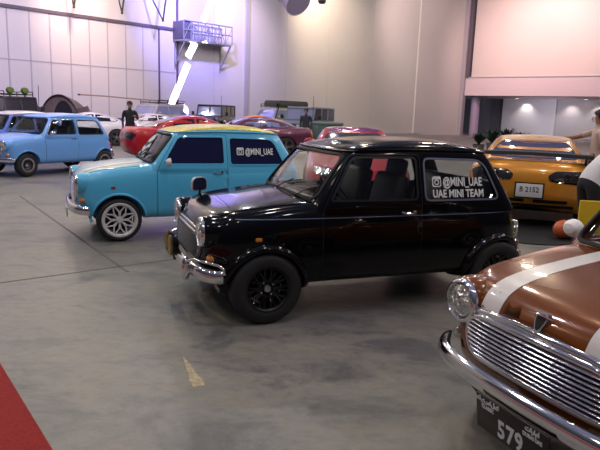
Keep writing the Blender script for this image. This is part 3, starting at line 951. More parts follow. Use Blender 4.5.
def part_at(mb, name, mats, car, parent=None, label=None, smooth=40):
    o = mb.build(name, mats, parent or car, smooth, label=label)
    if parent is None: o.location = (-MXC, 0, 0)
    return o

# black car: two amber-rimmed spot lamps, wing mirror, front plate
K['amber_rim'] = pbr('yellowed rim', (.32, .20, .05), .3, .6)
for y in (.16, .36):
    mb = MB(); mb.lathe([(0, .05), (.05, .04), (.078, .005), (.082, -.022), (.075, -.026)], (.015, y - .03, .44), (1, 0, 0), 24)
    mb.tube([(.02, y - .03, .37), (.03, y - .03, .32)], .012, 8)
    l = part_at(mb, 'spot_lamp', K['trim_black'], black)
    mb = MB(); mb.lathe([(.084, -.014), (.088, -.026), (.078, -.032), (.0, -.024)], (.015, y - .03, .44), (1, 0, 0), 24); mb.build('lamp_rim', K['amber_rim'], l)
q, n = MINI['surf'].at('T', .30, .455)
mb = MB(); mb.tube([q - V((0, 0, .01)), q + V((.0, 0, .04)), q + V((.0, .0, .07))], [.014, .010, .012], 8)
wm = part_at(mb, 'wing_mirror', K['trim_black'], black)
hd = round_poly([(-.085, .0), (.085, .0), (.08, .09), (.05, .12), (-.05, .12), (-.08, .09)], .03, 4)
rot = Matrix.Rotation(R(-62), 4, 'Z')
for nm, mat, sc, x0, x1 in (('mirror_shell', K['white_wheel'], 1.0, -.02, .0), ('mirror_face', K['mirror'], .88, .0, .006)):
    mb = MB(); mb.prism([(a * sc, (b - .06) * sc + .06) for a, b in hd], 'x', x0, x1); mb.xf(Matrix.Translation(q + V((.0, 0, .035))) @ rot); mb.build(nm, mat, wm, 30)
K['plate_black'] = pbr('black plate', (.012, .011, .011), .35)
K['plate_white'] = pbr('white plate', (.72, .73, .76), .4)
for car_, col in ((aqua, 'plate_white'), (blue, 'plate_white')):
    mb = MB(); mb.box((.02, 0, .29), (.012, .42, .11), bev=.004); part_at(mb, 'number_plate', K[col], car_)
# small side repeaters on the aqua and black front wings
for car_, mt in ((aqua, K['redlens']), (black, K['amber'])):
    q, n = MINI['surf'].at('L', .50, .63) ; mb = MB(); mb.box(q, (.05, .02, .03), bev=.008); part_at(mb, 'side_repeater', mt, car_)
# aqua: white patterned shade seen through the windscreen
K['shade'] = None
m, nt, out = newmat('patterned sunshade')
b = nt.nodes.new('ShaderNodeBsdfPrincipled'); nt.links.new(b.outputs[0], out.inputs[0]); b.inputs['Roughness'].default_value = .7
tc = nt.nodes.new('ShaderNodeTexCoord'); wv = nt.nodes.new('ShaderNodeTexWave'); wv.inputs['Scale'].default_value = 3.2; wv.inputs['Distortion'].default_value = 9; wv.inputs['Detail'].default_value = 1.5
nt.links.new(tc.outputs['Object'], wv.inputs['Vector']); rp = nt.nodes.new('ShaderNodeValToRGB'); rp.color_ramp.elements[0].position = .42; rp.color_ramp.elements[1].position = .52
rp.color_ramp.elements[0].color = (.03, .035, .05, 1); rp.color_ramp.elements[1].color = (.75, .76, .78, 1)
nt.links.new(wv.outputs['Fac'], rp.inputs[0]); nt.links.new(rp.outputs[0], b.inputs['Base Color']); K['shade'] = m
sh = panel('windscreen_sticker', MINI['gh'], 'F', round_poly([(-.10, .93), (.44, .93), (.40, 1.19), (.15, 1.20)], .05), K['shade'], aqua, (), .004, .003, .05, label='white scrawled graphic on the windscreen'); sh.location = (-MXC, 0, 0)
# black car: red steering boss glimpse and red door cards
mb = MB(); mb.box((1.5, .585, .74), (.7, .02, .24), bev=.008); part_at(mb, 'door_card', K['red_cloth'], black)
# bronze: badge, plate with 579
mb = MB(); q, n = MINI['surf'].at('F', 0, .722)
sh_ = round_poly([(-.028, .042), (.028, .042), (.030, .0), (.012, -.045), (0, -.058), (-.012, -.045), (-.030, 0)], .01, 3)
mb.prism(sh_, 'x', -.016, .01); Rm = Matrix.Rotation(R(24), 4, 'Y'); mb.xf(Matrix.Translation(q) @ Rm)
bd = part_at(mb, 'bonnet_badge', K['alu'], bronze)
mb = MB(); mb.prism([(a * .74, b * .74) for a, b in sh_], 'x', -.019, -.015); mb.xf(Matrix.Translation(q) @ Rm); mb.build('badge_enamel', K['trim_black'], bd)
mb = MB(); mb.tube([q + V((-.012, -.066, .028)), q + V((-.02, 0, .036)), q + V((-.012, .066, .028))], [.004, .009, .004], 6, sq=.6); mb.build('badge_wings', K['chrome'], bd)
PT = Matrix.Translation((.022, 0, .258)) @ Matrix.Rotation(R(-8), 4, 'Y')
mb = MB(); mb.box((0, 0, 0), (.010, .42, .17), bev=.004); mb.xf(PT)
pl = part_at(mb, 'number_plate', pbr('brown black plate', (.022, .013, .012), .4), bronze, label='black plate with white 579')
# text plane: writing runs along +y as seen from the front (viewer looks along +x): right of the viewer is -y
def plate_text(txt, size, y, z, parent, M, bold=.0, sx=1.0, mat=None, spacing=1.0):
    B = Matrix(((0, 0, -1, 0), (-1, 0, 0, 0), (0, 1, 0, 0), (0, 0, 0, 1)))   # text x -> -y, text y -> z, normal -> -x
    me = flat_text(txt, size, M @ Matrix.Translation((-.0062, y, z)) @ B, bold, spacing, sx=sx)
    me.materials.append(mat or K['plate_white']); return obj('plate_lettering', me, parent)
plate_text('579', .115, -.0, -.03, pl, PT, .003, .82, spacing=1.08)
for y, a, b_ in ((.135, '\u0643\u0644\u0627\u0633\u064a\u0643', 'CLASSIC'), (-.125, '\u0627\u0645\u0627\u0631\u0627\u062a', 'DUBAI UAE')):
    plate_text(a[::-1], .030, y, .066, pl, PT, .0012, 1.0); plate_text(b_, .024, y, .034, pl, PT, .001, .85)
# ------------------------------------------------------------------ modern cars standing further back
SHAPES = {
 'coupe': dict(L=4.45, wheels=((.86, .325), (3.42, .325)), r=.325, track=.90,
  tub=dict(x=(0, 4.45), W=[(0, .74), (.5, .86), (1.3, .895), (2.4, .885), (3.4, .91), (4.1, .88), (4.45, .80)], rf=.55, nf=2.4, rr=.42, nr=2.8,
   zb=[(0, .20), (.4, .17), (3.8, .19), (4.45, .34)],
   zt=[(0, .58), (.25, .68), (.8, .79), (1.4, .87), (2, .90), (3.2, .93), (3.8, .96), (4.2, .965), (4.45, .93)],
   iy=[(0, .06), (.15, .02), (.4, 0), (.6, 0), (.8, .02), (.9, .05), (.96, .09), (1, .15)],
   ixf=[(0, .10), (.25, .02), (.5, 0), (.75, .03), (.9, .09), (1, .18)], ixr=[(0, .10), (.25, .02), (.55, 0), (.8, .03), (.92, .08), (1, .15)]),
  gh=dict(bow=.05, nf=2.8, nr=2.6, rows=[(.84, 1.32, 4.10, .80, .35, .55, 0), (.93, 1.45, 3.98, .77, .35, .55, 0), (1.02, 1.63, 3.80, .725, .33, .5, .004), (1.12, 1.85, 3.55, .67, .32, .45, .012), (1.20, 2.05, 3.28, .61, .32, .42, .02), (1.24, 2.20, 3.08, .55, .34, .40, .03), (1.255, 2.36, 2.9, .46, .25, .28, .035)]),
  win=round_poly([(1.72, .955), (2.16, 1.185), (2.45, 1.225), (2.95, 1.215), (3.30, 1.12), (3.55, .995), (3.40, .96)], .05), pillar=2.62,
  screen=round_poly([(-.64, .95), (.64, .95), (.50, 1.20), (-.50, 1.20)], .08), back=round_poly([(-.66, .985), (.66, .985), (.50, 1.215), (-.50, 1.215)], .08),
  lampf=[(.42, .56), (.72, .60), (.70, .70), (.45, .66)], lampb=[(.26, .70), (.78, .655), (.84, .80), (.72, .855), (.32, .845), (.23, .78)], grille=[(-.42, .26), (.42, .26), (.48, .40), (-.48, .40)], diff=[(-.6, .24), (.6, .24), (.62, .36), (-.62, .36)], mirror=(1.66, .96), handle=(2.75, .78)),
 'suv': dict(L=4.75, wheels=((.95, .39), (3.72, .39)), r=.39, track=.93,
  tub=dict(x=(0, 4.75), W=[(0, .84), (.5, .92), (1.3, .935), (3.4, .935), (4.4, .92), (4.75, .88)], rf=.32, nf=3.0, rr=.25, nr=3.4,
   zb=[(0, .42), (.4, .36), (4.2, .36), (4.75, .46)], zt=[(0, .98), (.2, 1.06), (.8, 1.12), (1.4, 1.16), (2, 1.18), (4.5, 1.18), (4.75, 1.12)],
   iy=[(0, .05), (.15, .015), (.4, 0), (.7, .005), (.88, .02), (.95, .05), (1, .09)], ixf=[(0, .06), (.25, .01), (.5, 0), (.8, .02), (.93, .06), (1, .11)], ixr=[(0, .05), (.3, 0), (.8, .01), (1, .06)]),
  gh=dict(bow=.02, nf=3.4, nr=4, rows=[(1.08, 1.36, 4.70, .89, .16, .2, 0), (1.20, 1.45, 4.66, .865, .16, .2, 0), (1.45, 1.68, 4.58, .80, .16, .2, 0), (1.68, 1.88, 4.50, .735, .16, .2, .01), (1.74, 1.97, 4.44, .70, .18, .22, .015), (1.775, 2.08, 4.34, .63, .18, .22, .02)]),
  win=round_poly([(1.68, 1.23), (1.95, 1.66), (4.36, 1.66), (4.46, 1.23)], .06), pillar=2.75,
  screen=round_poly([(-.74, 1.23), (.74, 1.23), (.64, 1.66), (-.64, 1.66)], .07), back=round_poly([(-.70, 1.23), (.70, 1.23), (.62, 1.64), (-.62, 1.64)], .08),
  lampf=[(.50, .82), (.78, .82), (.78, .98), (.50, .98)], lampb=[(.68, .80), (.84, .80), (.84, 1.08), (.70, 1.08)], grille=[(-.46, .74), (.46, .74), (.46, .98), (-.46, .98)], diff=[(-.7, .46), (.7, .46), (.7, .60), (-.7, .60)], mirror=(1.75, 1.24), handle=(2.9, 1.02)),
}
SC = {}
def shape_meshes(key):
    if key in SC: return SC[key]
    sp = SHAPES[key]; P = {}
    tub = loft(tub_layers(sp['tub']), 0, M=2, mats=(K['trim_black'], K['interior']), name='tub'); gh = loft(gh_layers(sp['gh']), .02, mats=(K['trim_black'], K['interior']), name='gh')
    st = Surf([tub]); sg = Surf([gh]); sb = Surf([tub, gh])
    ar = MB(); ar.mi = 1
    for x, z in sp['wheels']:
        for y0, y1 in ((-1.2, -.60), (.60, 1.2)):
            a = cyl_y(x, z, sp['r'] * 1.12, y0, y1, 32); k = len(ar.v); ar.v += a.v; ar.f += [[i + k for i in f] for f in a.f]; ar.m += [1] * len(a.f)
    t = boolean(tub, cut_mesh(ar)); keep_normals(t, st); keep_normals(gh, sg)
    for p_ in gh.polygons: p_.material_index = 2
    P['body'] = join_meshes('body', t, gh); P['surf'] = sb
    wn = sp['win']; px = sp['pillar']
    for s, ax in ((-1, 'L'), (1, 'R')):
        front = [p for p in wn if p[0] < px - .04]; zt = max(p[1] for p in wn); zb_ = min(p[1] for p in wn)
        def clip(lo, hi):
            o = []
            n = len(wn)
            for i in range(n):
                a, b = wn[i], wn[(i + 1) % n]
                ina, inb = lo <= a[0] <= hi, lo <= b[0] <= hi
                if ina: o.append(a)
                for e in (lo, hi):
                    if (a[0] - e) * (b[0] - e) < 0:
                        tt = (e - a[0]) / (b[0] - a[0]); o.append((e, a[1] + tt * (b[1] - a[1])))
            return o
        P['win1' + ax] = panel_mesh('side_window', sg, ax, clip(-9, px - .03), K['glass_far'], (), .004, .006, .12)
        P['win2' + ax] = panel_mesh('side_window', sg, ax, clip(px + .03, 9), K['glass_far'], (), .004, .006, .12)
        q, n = sb.at(ax, *sp['mirror']); mb = MB(); mb.tube([q, q + V((0, s * .08, .03))], .02, 6); mb.ball(q + V((0, s * .16, .07)), (.06, .11, .07), 12, 8); P['mirror' + ax] = mb.mesh('door_mirror', smooth=60)
        q, n = sb.at(ax, *sp['handle']); mb = MB(); mb.box(q + V((0, s * .012, 0)), (.20, .03, .03), bev=.01); P['handle' + ax] = mb.mesh('door_handle', smooth=60)
        for nm, a in (('lampf', 'F'), ('lampb', 'B')):
            P[nm + ax] = panel_mesh(nm, st, a, round_poly([(s * y, z) for y, z in sp[nm]][::s], .03, 3), K['lens'], (), .006, .01, .06)
    P['screen'] = panel_mesh('windscreen', sg, 'F', sp['screen'], K['glass_far'], (), .004, .006, .09); P['back'] = panel_mesh('back_window', sg, 'B', sp['back'], K['glass_far'], (), .004, .006, .09)
    P['grille'] = panel_mesh('grille', st, 'F', round_poly(sp['grille'], .05), K['trim_black'], (), .005, .008, .08); P['diff'] = panel_mesh('diffuser', st, 'B', round_poly(sp['diff'], .04), K['trim_black'], (), .005, .008, .08)
    rows = sp['gh']['rows']; r0 = rows[-2]
    roof = round_poly([(r0[1] - .05, -r0[3] * .8), (r0[1] - .05, r0[3] * .8), (r0[1] + .3, r0[3]), (r0[2] - .2, r0[3]), (r0[2] + .02, r0[3] * .7), (r0[2] + .02, -r0[3] * .7), (r0[2] - .2, -r0[3]), (r0[1] + .3, -r0[3])], .08)
    P['roof'] = panel_mesh('roof', sg, 'T', roof, K['trim_black'], (), .004, .008, .09)
    SC[key] = P; return P

def modern(name, label, cat, key, front, yaw, paint, roof=None, glass=None, wheel='five', over=None, tail=None, upper=None, mirrors=True, group=None, front_is_tail=False):
    sp = SHAPES[key]; P = shape_meshes(key); L = sp['L']; d = V((cos(yaw), sin(yaw), 0))
    p = V((front[0], front[1], 0)) + (d * (L / 2) if not front_is_tail else d * (-L / 2))
    root = thing(name, label, cat, p, yaw, group); glass = glass or K['glass_far']
    def I(nm, k, mats, parent=None):
        o = inst(nm, P[k], mats, parent or root)
        if parent is None: o.location = (-L / 2, 0, 0)
        return o
    I('body', 'body', [paint, K['interior'], upper or paint]); I('roof', 'roof', roof or paint)
    for ax in 'LR':
        I('side_window', 'win1' + ax, glass); I('side_window', 'win2' + ax, glass); (I('door_mirror', 'mirror' + ax, paint) if mirrors else None); I('door_handle', 'handle' + ax, paint)
        I('headlamp', 'lampf' + ax, K['lens']); I('tail_lamp', 'lampb' + ax, tail or K['redlens'])
    I('windscreen', 'screen', glass); I('back_window', 'back', glass); I('grille', 'grille', K['trim_black']); I('diffuser', 'diff', K['trim_black'])
    for x, z in sp['wheels']:
        for s in (-1, 1): add_wheel(root, x - L / 2, s * (sp['track'] - .11), sp['r'], wheel, sp['r'], .22, sp['r'] * .74, over)
    root['_L'] = L
    return root
def add(root, mb, name, mats, parent=None, label=None, smooth=40):
    o = mb.build(name, mats, parent or root, smooth, label=label)
    if parent is None: o.location = (-root['_L'] / 2, 0, 0)
    return o

K['red_paint'] = car_paint('red paint', (.44, .008, .016), 0, .3, .5, .3)
K['white_paint'] = car_paint('white paint', (.78, .74, .74), 0, .35)
K['gold_paint'] = car_paint('orange gold paint', (.72, .29, .02), .3, .3)
K['tan_sheen_roof'] = pbr('tan reflection roof', (.62, .38, .24), .4, 0, .4)  # tan reflection on the orange roof, given as base colour
K['flip_orange'] = car_paint('flip orange', (.95, .27, .03), 0, .45, .1, .2)
K['flip_purple'] = car_paint('flip magenta', (.12, .02, .06), .3, .3)
K['purple_sheen_roof'] = car_paint('painted purple sheen roof', (.28, .03, .22), .4, .2)  # purple reflection on the red roof, put into its base colour
K['beige_paint'] = car_paint('beige paint', (.42, .38, .34), 0, .4)
K['dark_paint'] = car_paint('dark grey paint', (.02, .022, .03), .2, .3)
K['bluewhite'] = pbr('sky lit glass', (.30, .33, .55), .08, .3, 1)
K['lime'] = pbr('lime yellow plastic', (.08, .15, .015), .5)

# orange coupe with a rear wing, tail towards us
supra_tail = at(528, 200, 8.5)
SY = atan2(-.93, -.36)
supra = modern('sports_coupe', 'orange gold sports coupe with black rear wing and white B 2152 plate', 'car', 'coupe', (supra_tail.x, supra_tail.y), SY, K['gold_paint'], mirrors=False, glass=K['violet_glass'], roof=K['tan_sheen_roof'], upper=K['tan_sheen_roof'], tail=K['smoked'], front_is_tail=True)
L_ = 4.45; ss = SC['coupe']['surf']
mb = MB(); mb.sweep([V((4.10, y, 1.055 + .02 * (1 - (y / .8) ** 2))) for y in [-.80 + 1.6 * i / 16 for i in range(17)]], [V((0, 0, 1))] * 17, [(-.03, -.13), (.024, -.12), (.030, .0), (.020, .12), (-.03, .14)])
wg = add(supra, mb, 'rear_wing', K['rubber'])
for y in (-.72, .72):
    mb = MB(); mb.box((4.10, y, 1.0), (.16, .03, .13), bev=.01); mb.build('wing_stand', K['trim_black'], wg)
    mb = MB(); mb.box((4.10, y * 1.11, 1.06), (.30, .015, .11), bev=.006); mb.build('wing_end_plate', K['trim_black'], wg)
for y0, y1 in ((-.52, -.06), (.06, .52)):
    supra_slot = panel('bumper_slot', ss, 'B', round_poly([(y0, .385), (y1, .385), (y1, .435), (y0, .435)], .02), K['trim_black'], supra, (), .004, .006, .08); supra_slot.location = (-L_ / 2, 0, 0)
q, n = ss.at('B', 0, .56)
mb = MB(); mb.box(q + V((.012, 0, 0)), (.014, .36, .19), bev=.004); sp_ = add(supra, mb, 'number_plate', K['plate_white'], label='white plate reading B 2152')
mb = MB(); mb.box(q + V((.004, 0, 0)), (.014, .40, .23), bev=.004); mb.build('plate_frame', K['trim_black'], sp_)
B2 = Matrix(((0, 0, 1, 0), (1, 0, 0, 0), (0, 1, 0, 0), (0, 0, 0, 1)))
me = flat_text('B 2152', .105, Matrix.Translation(q + V((.0195, 0, .012))) @ B2, .002, 1.05, sx=.85); me.materials.append(K['trim_black']); obj('plate_lettering', me, sp_)
for y in (-.55, .55):
    for dy, mt in ((-.07, K['redlens']), (.07, K['redlens'])):
        qq, nn = ss.at('B', y + dy, .77); mb = MB(); mb.lathe([(0, .016), (.045, .014), (.055, .004)], qq, (1, 0, 0), 16); add(supra, mb, 'lamp_disc', K['smoked'])
for y in (-.40,):
    mb = MB(); mb.tube([(4.2, y, .30), (4.50, y, .30)], .05, 14); add(supra, mb, 'exhaust_pipe', K['chrome'])

# red coupe behind the black car, nose towards us
p = at(358, 190, 9.4)
redb = modern('sports_coupe', 'red coupe with purple sheen on its roof, parked behind the black small car', 'car', 'coupe', (p.x, p.y), R(88), K['red_paint'], roof=K['purple_sheen_roof'], glass=K['smoked'])
# orange and magenta coupe behind the aqua car
p = at(181, 150, 20.8)
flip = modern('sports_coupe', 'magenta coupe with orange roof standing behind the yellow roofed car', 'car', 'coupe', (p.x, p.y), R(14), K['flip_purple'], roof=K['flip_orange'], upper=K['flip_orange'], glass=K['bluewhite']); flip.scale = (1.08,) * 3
# red coupe, tail to the left
p = at(125, 150, 16.6)
redc = modern('sports_coupe', 'bright red coupe with dark tail lamps, tail pointing left', 'car', 'coupe', (p.x, p.y), R(180 + 24), K['red_paint'], tail=K['smoked'], front_is_tail=True); redc.scale = (1.05,) * 3
# white coupes
p = at(135, 140, 25.5)
wht = modern('sports_coupe', 'white coupe with large alloy wheels between the blue car and red coupe', 'car', 'coupe', (p.x, p.y), R(34), K['white_paint'], front_is_tail=True)
p = at(186, 140, 29.5)
wht2 = modern('sports_coupe', 'white coupe mostly hidden behind the red coupe', 'car', 'coupe', (p.x, p.y), R(40), K['white_paint'], front_is_tail=True)

# fourth classic: white roofed blue car peeping out behind the sky blue one
WR = dict(paint=car_paint('deep blue paint', (.06, .16, .55), 0, .35), roof=K['white_paint'], gutter=K['white_paint'], wheel='steel', r=.254, w=.17, rim=.15, track=.67, seal=K['trim_black'], over=True, mirrors=())
p = at(-14, 150, 15.2)
blue2 = mini('vintage_car', 'deeper blue small vintage car with white roof, half hidden behind the plain sky blue one', (p.x - .5, p.y - .6), 1.02, WR)
del blue2['_q']

# off-roaders near the wall
def off_roader(label, px, depth, yaw, paint, rack=True, glass=None):
    p = at(px, 115, depth)
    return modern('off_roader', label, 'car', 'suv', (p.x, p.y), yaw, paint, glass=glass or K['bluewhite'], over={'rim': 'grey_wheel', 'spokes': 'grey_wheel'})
suv1 = off_roader('beige off-roader with roof rack and rack bars by the left wall', 121, 31, R(62), K['beige_paint'])
def roof_rack(car, x0=2.1, x1=4.3, w=.62, z=1.86):
    mb = MB()
    for y in (-w, w):
        mb.tube([(x0, y, z), (x1, y, z)], .025, 8); mb.tube([(x0, y, z + .12), (x1, y, z + .12)], .02, 8)
        for k in range(4): mb.tube([(x0 + (x1 - x0) * k / 3, y, z - .09), (x0 + (x1 - x0) * k / 3, y, z + .12)], .02, 6)
    for k in range(9): mb.tube([(x0 + (x1 - x0) * k / 8, -w, z), (x0 + (x1 - x0) * k / 8, w, z)], .02, 6)
    return add(car, mb, 'roof_rack', K['trim_black'])
roof_rack(suv1)
mb = MB(); mb.box((4.9, 0, 1.0), (.24, .76, .76), bev=.1); add(suv1, mb, 'spare_wheel_cover', K['dark_paint'])
suv2 = off_roader('silver off-roader with snorkel and long dark roof tent', 243, 32, R(48), K['beige_paint'])
roof_rack(suv2, 1.9, 4.4)
mb = MB(); mb.box((3.3, 0, 2.0), (2.3, 1.3, .28), bev=.06); mb.box((3.3, 0, 2.16), (2.2, 1.2, .06), bev=.02); add(suv2, mb, 'roof_tent', pbr('grey tent cover', (.07, .075, .07), .8))
mb = MB(); mb.tube([(1.2, -.94, 1.0), (1.45, -.95, 1.2), (1.78, -.86, 1.78), (1.74, -.86, 1.95)], [.04, .04, .04, .05], 10); mb.ball((1.70, -.86, 2.0), (.08, .07, .09), 10, 8); add(suv2, mb, 'snorkel', K['trim_black'])

def jeep(label, px, depth, yaw, paint, top, glass, lime=False, group=None):
    p = at(px, 115, depth); d = V((cos(yaw), sin(yaw), 0)); L = 4.2
    root = thing('off_roader', label, 'car', V((p.x, p.y, 0)) + d * L / 2, yaw); root['_L'] = L
    mb = MB()
    mb.box((2.35, 0, .86), (3.3, 1.56, .62), bev=.06); mb.prism([(.28, .60), (.28, 1.08), (.36, 1.14), (1.45, 1.22), (1.45, .60)], 'y', -.62, .62)
    mb.prism([(1.40, .6), (1.40, 1.24), (1.52, 1.26), (4.0, 1.24), (4.05, .6)], 'y', -.76, .76)
    add(root, mb, 'body', paint)
    mb = MB()
    for s in (-1, 1):
        for x in (.75, 3.30):
            pts = [(x - .56, .55), (x - .44, .92), (x - .30, .99), (x + .30, .99), (x + .46, .90), (x + .58, .55)]
            mb.sweep([V((a, s * .80, b)) for a, b in pts], [V((0, 0, 1))] * 6, [(-.02, -.14), (.02, -.14), (.03, 0), (.02, .14), (-.02, .14)])
    add(root, mb, 'wheel_arch', K['trim_black'])
    mb = MB(); mb.box((.12, 0, .62), (.16, 1.62, .18), bev=.03); mb.box((.02, 0, .70), (.06, .5, .12), bev=.02); add(root, mb, 'bumper', K['trim_black'])
    mb = MB()
    for k in range(7): mb.box((.268, (k - 3) * .105, .90), (.02, .05, .32), bev=.008)
    add(root, mb, 'grille', K['interior'])
    for s in (-1, 1):
        mb = MB(); mb.lathe([(0, -.03), (.07, -.02), (.095, 0), (.10, .03)], (.27, s * .50, .94), (1, 0, 0), 20); add(root, mb, 'headlamp', K['lens'])
        mb = MB(); mb.box((4.06, s * .66, .95), (.05, .12, .22), bev=.01); add(root, mb, 'tail_lamp', K['redlens'])
        mb = MB(); mb.tube([(1.6, s * .78, 1.22), (1.6, s * .92, 1.30)], .015, 6); mb.box((1.6, s * .98, 1.36), (.06, .16, .20), bev=.02); add(root, mb, 'door_mirror', K['trim_black'])
    # leaning screen frame with two panes
    Rw = Matrix.Rotation(R(20), 3, 'Y'); mb = MB()
    for y in (-.70, 0, .70): mb.box((1.56, y, 1.50), (.05, .06, .56), Rw)
    for z, x in ((1.235, 1.46), (1.765, 1.655)): mb.box((x, 0, z), (.06, 1.46, .06), bev=.01)
    sf = add(root, mb, 'windscreen_frame', paint)
    for y in (-.35, .35):
        mb = MB(); mb.box((1.565, y, 1.50), (.012, .62, .50), Rw); mb.build('windscreen', glass, sf)
    mb = MB(); mb.box((2.85, 0, 1.80), (2.45, 1.46, .09), bev=.035); add(root, mb, 'roof', top)
    mb = MB()
    for x in (2.42, 3.2, 4.02):
        for s in (-1, 1): mb.box((x, s * .705, 1.50), (.10, .06, .56))
    mb.box((4.03, 0, 1.30), (.06, 1.44, .16)); add(root, mb, 'pillars', top)
    for s in (-1, 1):
        for x, w in ((1.98, .74), (2.81, .66), (3.61, .70)):
            mb = MB(); mb.box((x, s * .715, 1.51), (w, .012, .50)); add(root, mb, 'side_window', K['glass_far'])
    mb = MB(); mb.box((4.04, 0, 1.56), (.012, 1.3, .40)); add(root, mb, 'back_window', K['glass_far'])
    e = tyre_mb(.40, .26, .22, (4.24, .12, .98), 1); mb = MB(); mb.lathe([(.22, -.13), (.36, -.13), (.40, -.06), (.40, .06), (.36, .13), (.22, .13), (0, .10)], (4.22, .1, 1.0), (1, 0, 0), 28); add(root, mb, 'spare_wheel', K['tyre'])
    for x in (.75, 3.30):
        for s in (-1, 1): add_wheel(root, x - L / 2, s * .76, .40, 'five', .40, .25, .24, {'rim': 'grey_wheel', 'spokes': 'grey_wheel'})
    mb = MB(); mb.tube([(1.40, -.7, 1.2), (1.40, -.72, 2.35)], .012, 6); add(root, mb, 'aerial', K['trim_black'])
    return root
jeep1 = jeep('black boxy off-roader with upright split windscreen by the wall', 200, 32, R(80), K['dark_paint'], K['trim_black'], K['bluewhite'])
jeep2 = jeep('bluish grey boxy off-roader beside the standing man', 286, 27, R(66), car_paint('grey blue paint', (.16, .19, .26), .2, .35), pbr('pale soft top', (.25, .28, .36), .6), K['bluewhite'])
jeep3 = jeep('dark off-roader with two lime green lamp covers on its roof', 39, 25.2, R(140), K['dark_paint'], K['trim_black'], K['smoked'])
for y in (-.36, .28):
    mb = MB(); mb.lathe([(0, -.10), (.13, -.09), (.17, -.02), (.17, .05), (.10, .12), (0, .13)], (1.9, y, 2.10), (1, 0, 0), 20, squash=(.85, 1)); mb.tube([(1.9, y, 1.84), (1.9, y, 1.98)], .04, 8); add(jeep3, mb, 'lamp_cover', K['lime'])
roof_rack(jeep3, 1.75, 4.0, .62, 1.94)
# ------------------------------------------------------------------ the hall
def structure(name, mb, mats, smooth=0):
    return tag(mb.build(name, mats, None, smooth), kind='structure')
def concrete():
    m, nt, out = newmat('polished concrete'); N = nt.nodes; Lk = nt.links
    b = N.new('ShaderNodeBsdfPrincipled'); Lk.new(b.outputs[0], out.inputs[0]); tc = N.new('ShaderNodeTexCoord')
    mp = N.new('ShaderNodeMapping'); mp.inputs['Scale'].default_value = (1, 1.5, 1); mp.inputs['Rotation'].default_value = (0, 0, .5); Lk.new(tc.outputs['Object'], mp.inputs['Vector'])
    def noise(sc, det, rough=.6, dist=0):
        n = N.new('ShaderNodeTexNoise'); n.inputs['Scale'].default_value = sc; n.inputs['Detail'].default_value = det; n.inputs['Roughness'].default_value = rough; n.inputs['Distortion'].default_value = dist
        Lk.new(mp.outputs[0], n.inputs['Vector']); return n
    def ramp(src, stops):
        r = N.new('ShaderNodeValToRGB'); e = r.color_ramp.elements
        while len(e) < len(stops): e.new(.5)
        for x, (p, c) in zip(e, stops): x.position = p; x.color = (*c, 1)
        Lk.new(src, r.inputs[0]); return r
    def mix(a, b_, f, mode='MIX'):
        x = N.new('ShaderNodeMix'); x.data_type = 'RGBA'; x.blend_type = mode
        if isinstance(f, float): x.inputs[0].default_value = f
        else: Lk.new(f, x.inputs[0])
        Lk.new(a, x.inputs[6]); Lk.new(b_, x.inputs[7]); return x.outputs[2]
    big = noise(.45, 3); mid = noise(1.7, 8, .62, .6); fine = noise(9, 8, .7); sp = noise(40, 4, .7)
    base = ramp(big.outputs[0], [(.32, (.205, .200, .185)), (.5, (.235, .222, .195)), (.68, (.225, .205, .20))])
    blot = ramp(mid.outputs[0], [(.36, (.50, .53, .60)), (.48, (.92, .93, .95)), (.62, (1.1, 1.07, 1.0))])
    c = mix(base.outputs[0], blot.outputs[0], .85, 'MULTIPLY')
    fr = ramp(fine.outputs[0], [(.36, (.70, .72, .76)), (.52, (1, 1, 1)), (.7, (1.10, 1.08, 1.04))]); c = mix(c, fr.outputs[0], .7, 'MULTIPLY')
    sr_ = ramp(sp.outputs[0], [(.3, (.86, .86, .88)), (.6, (1.03, 1.03, 1.03))]); c = mix(c, sr_.outputs[0], .6, 'MULTIPLY')
    Lk.new(c, b.inputs['Base Color'])
    rr = N.new('ShaderNodeMapRange'); rr.inputs[3].default_value = .30; rr.inputs[4].default_value = .52; Lk.new(mid.outputs[0], rr.inputs[0]); Lk.new(rr.outputs[0], b.inputs['Roughness'])
    bp = N.new('ShaderNodeBump'); bp.inputs['Strength'].default_value = .08; bp.inputs['Distance'].default_value = .02; Lk.new(fine.outputs[0], bp.inputs['Height']); Lk.new(bp.outputs[0], b.inputs['Normal'])
    b.inputs['Specular IOR Level'].default_value = .45
    return m
K['concrete'] = concrete()
K['wall'] = pbr('painted wall panel', (.60, .565, .575), .6, var=.04, vscale=.25)
K['wall_seam'] = pbr('wall seam', (.40, .38, .42), .6)
K['seam_dark'] = pbr('dark seam', (.10, .08, .11), .6)
K['wall_pink'] = pbr('pink beige wall', (.60, .52, .52), .6, var=.03, vscale=.3)
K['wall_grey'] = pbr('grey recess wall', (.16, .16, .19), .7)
K['column'] = pbr('lilac column', (.30, .24, .38), .5)
K['steel'] = pbr('dark steel', (.05, .045, .05), .5, .5)
K['truss'] = pbr('truss steel', (.42, .42, .46), .4, .6)

mb = MB(); mb.box((8, 33, -.06), (96, 86, .12)); structure('floor', mb, K['concrete'])
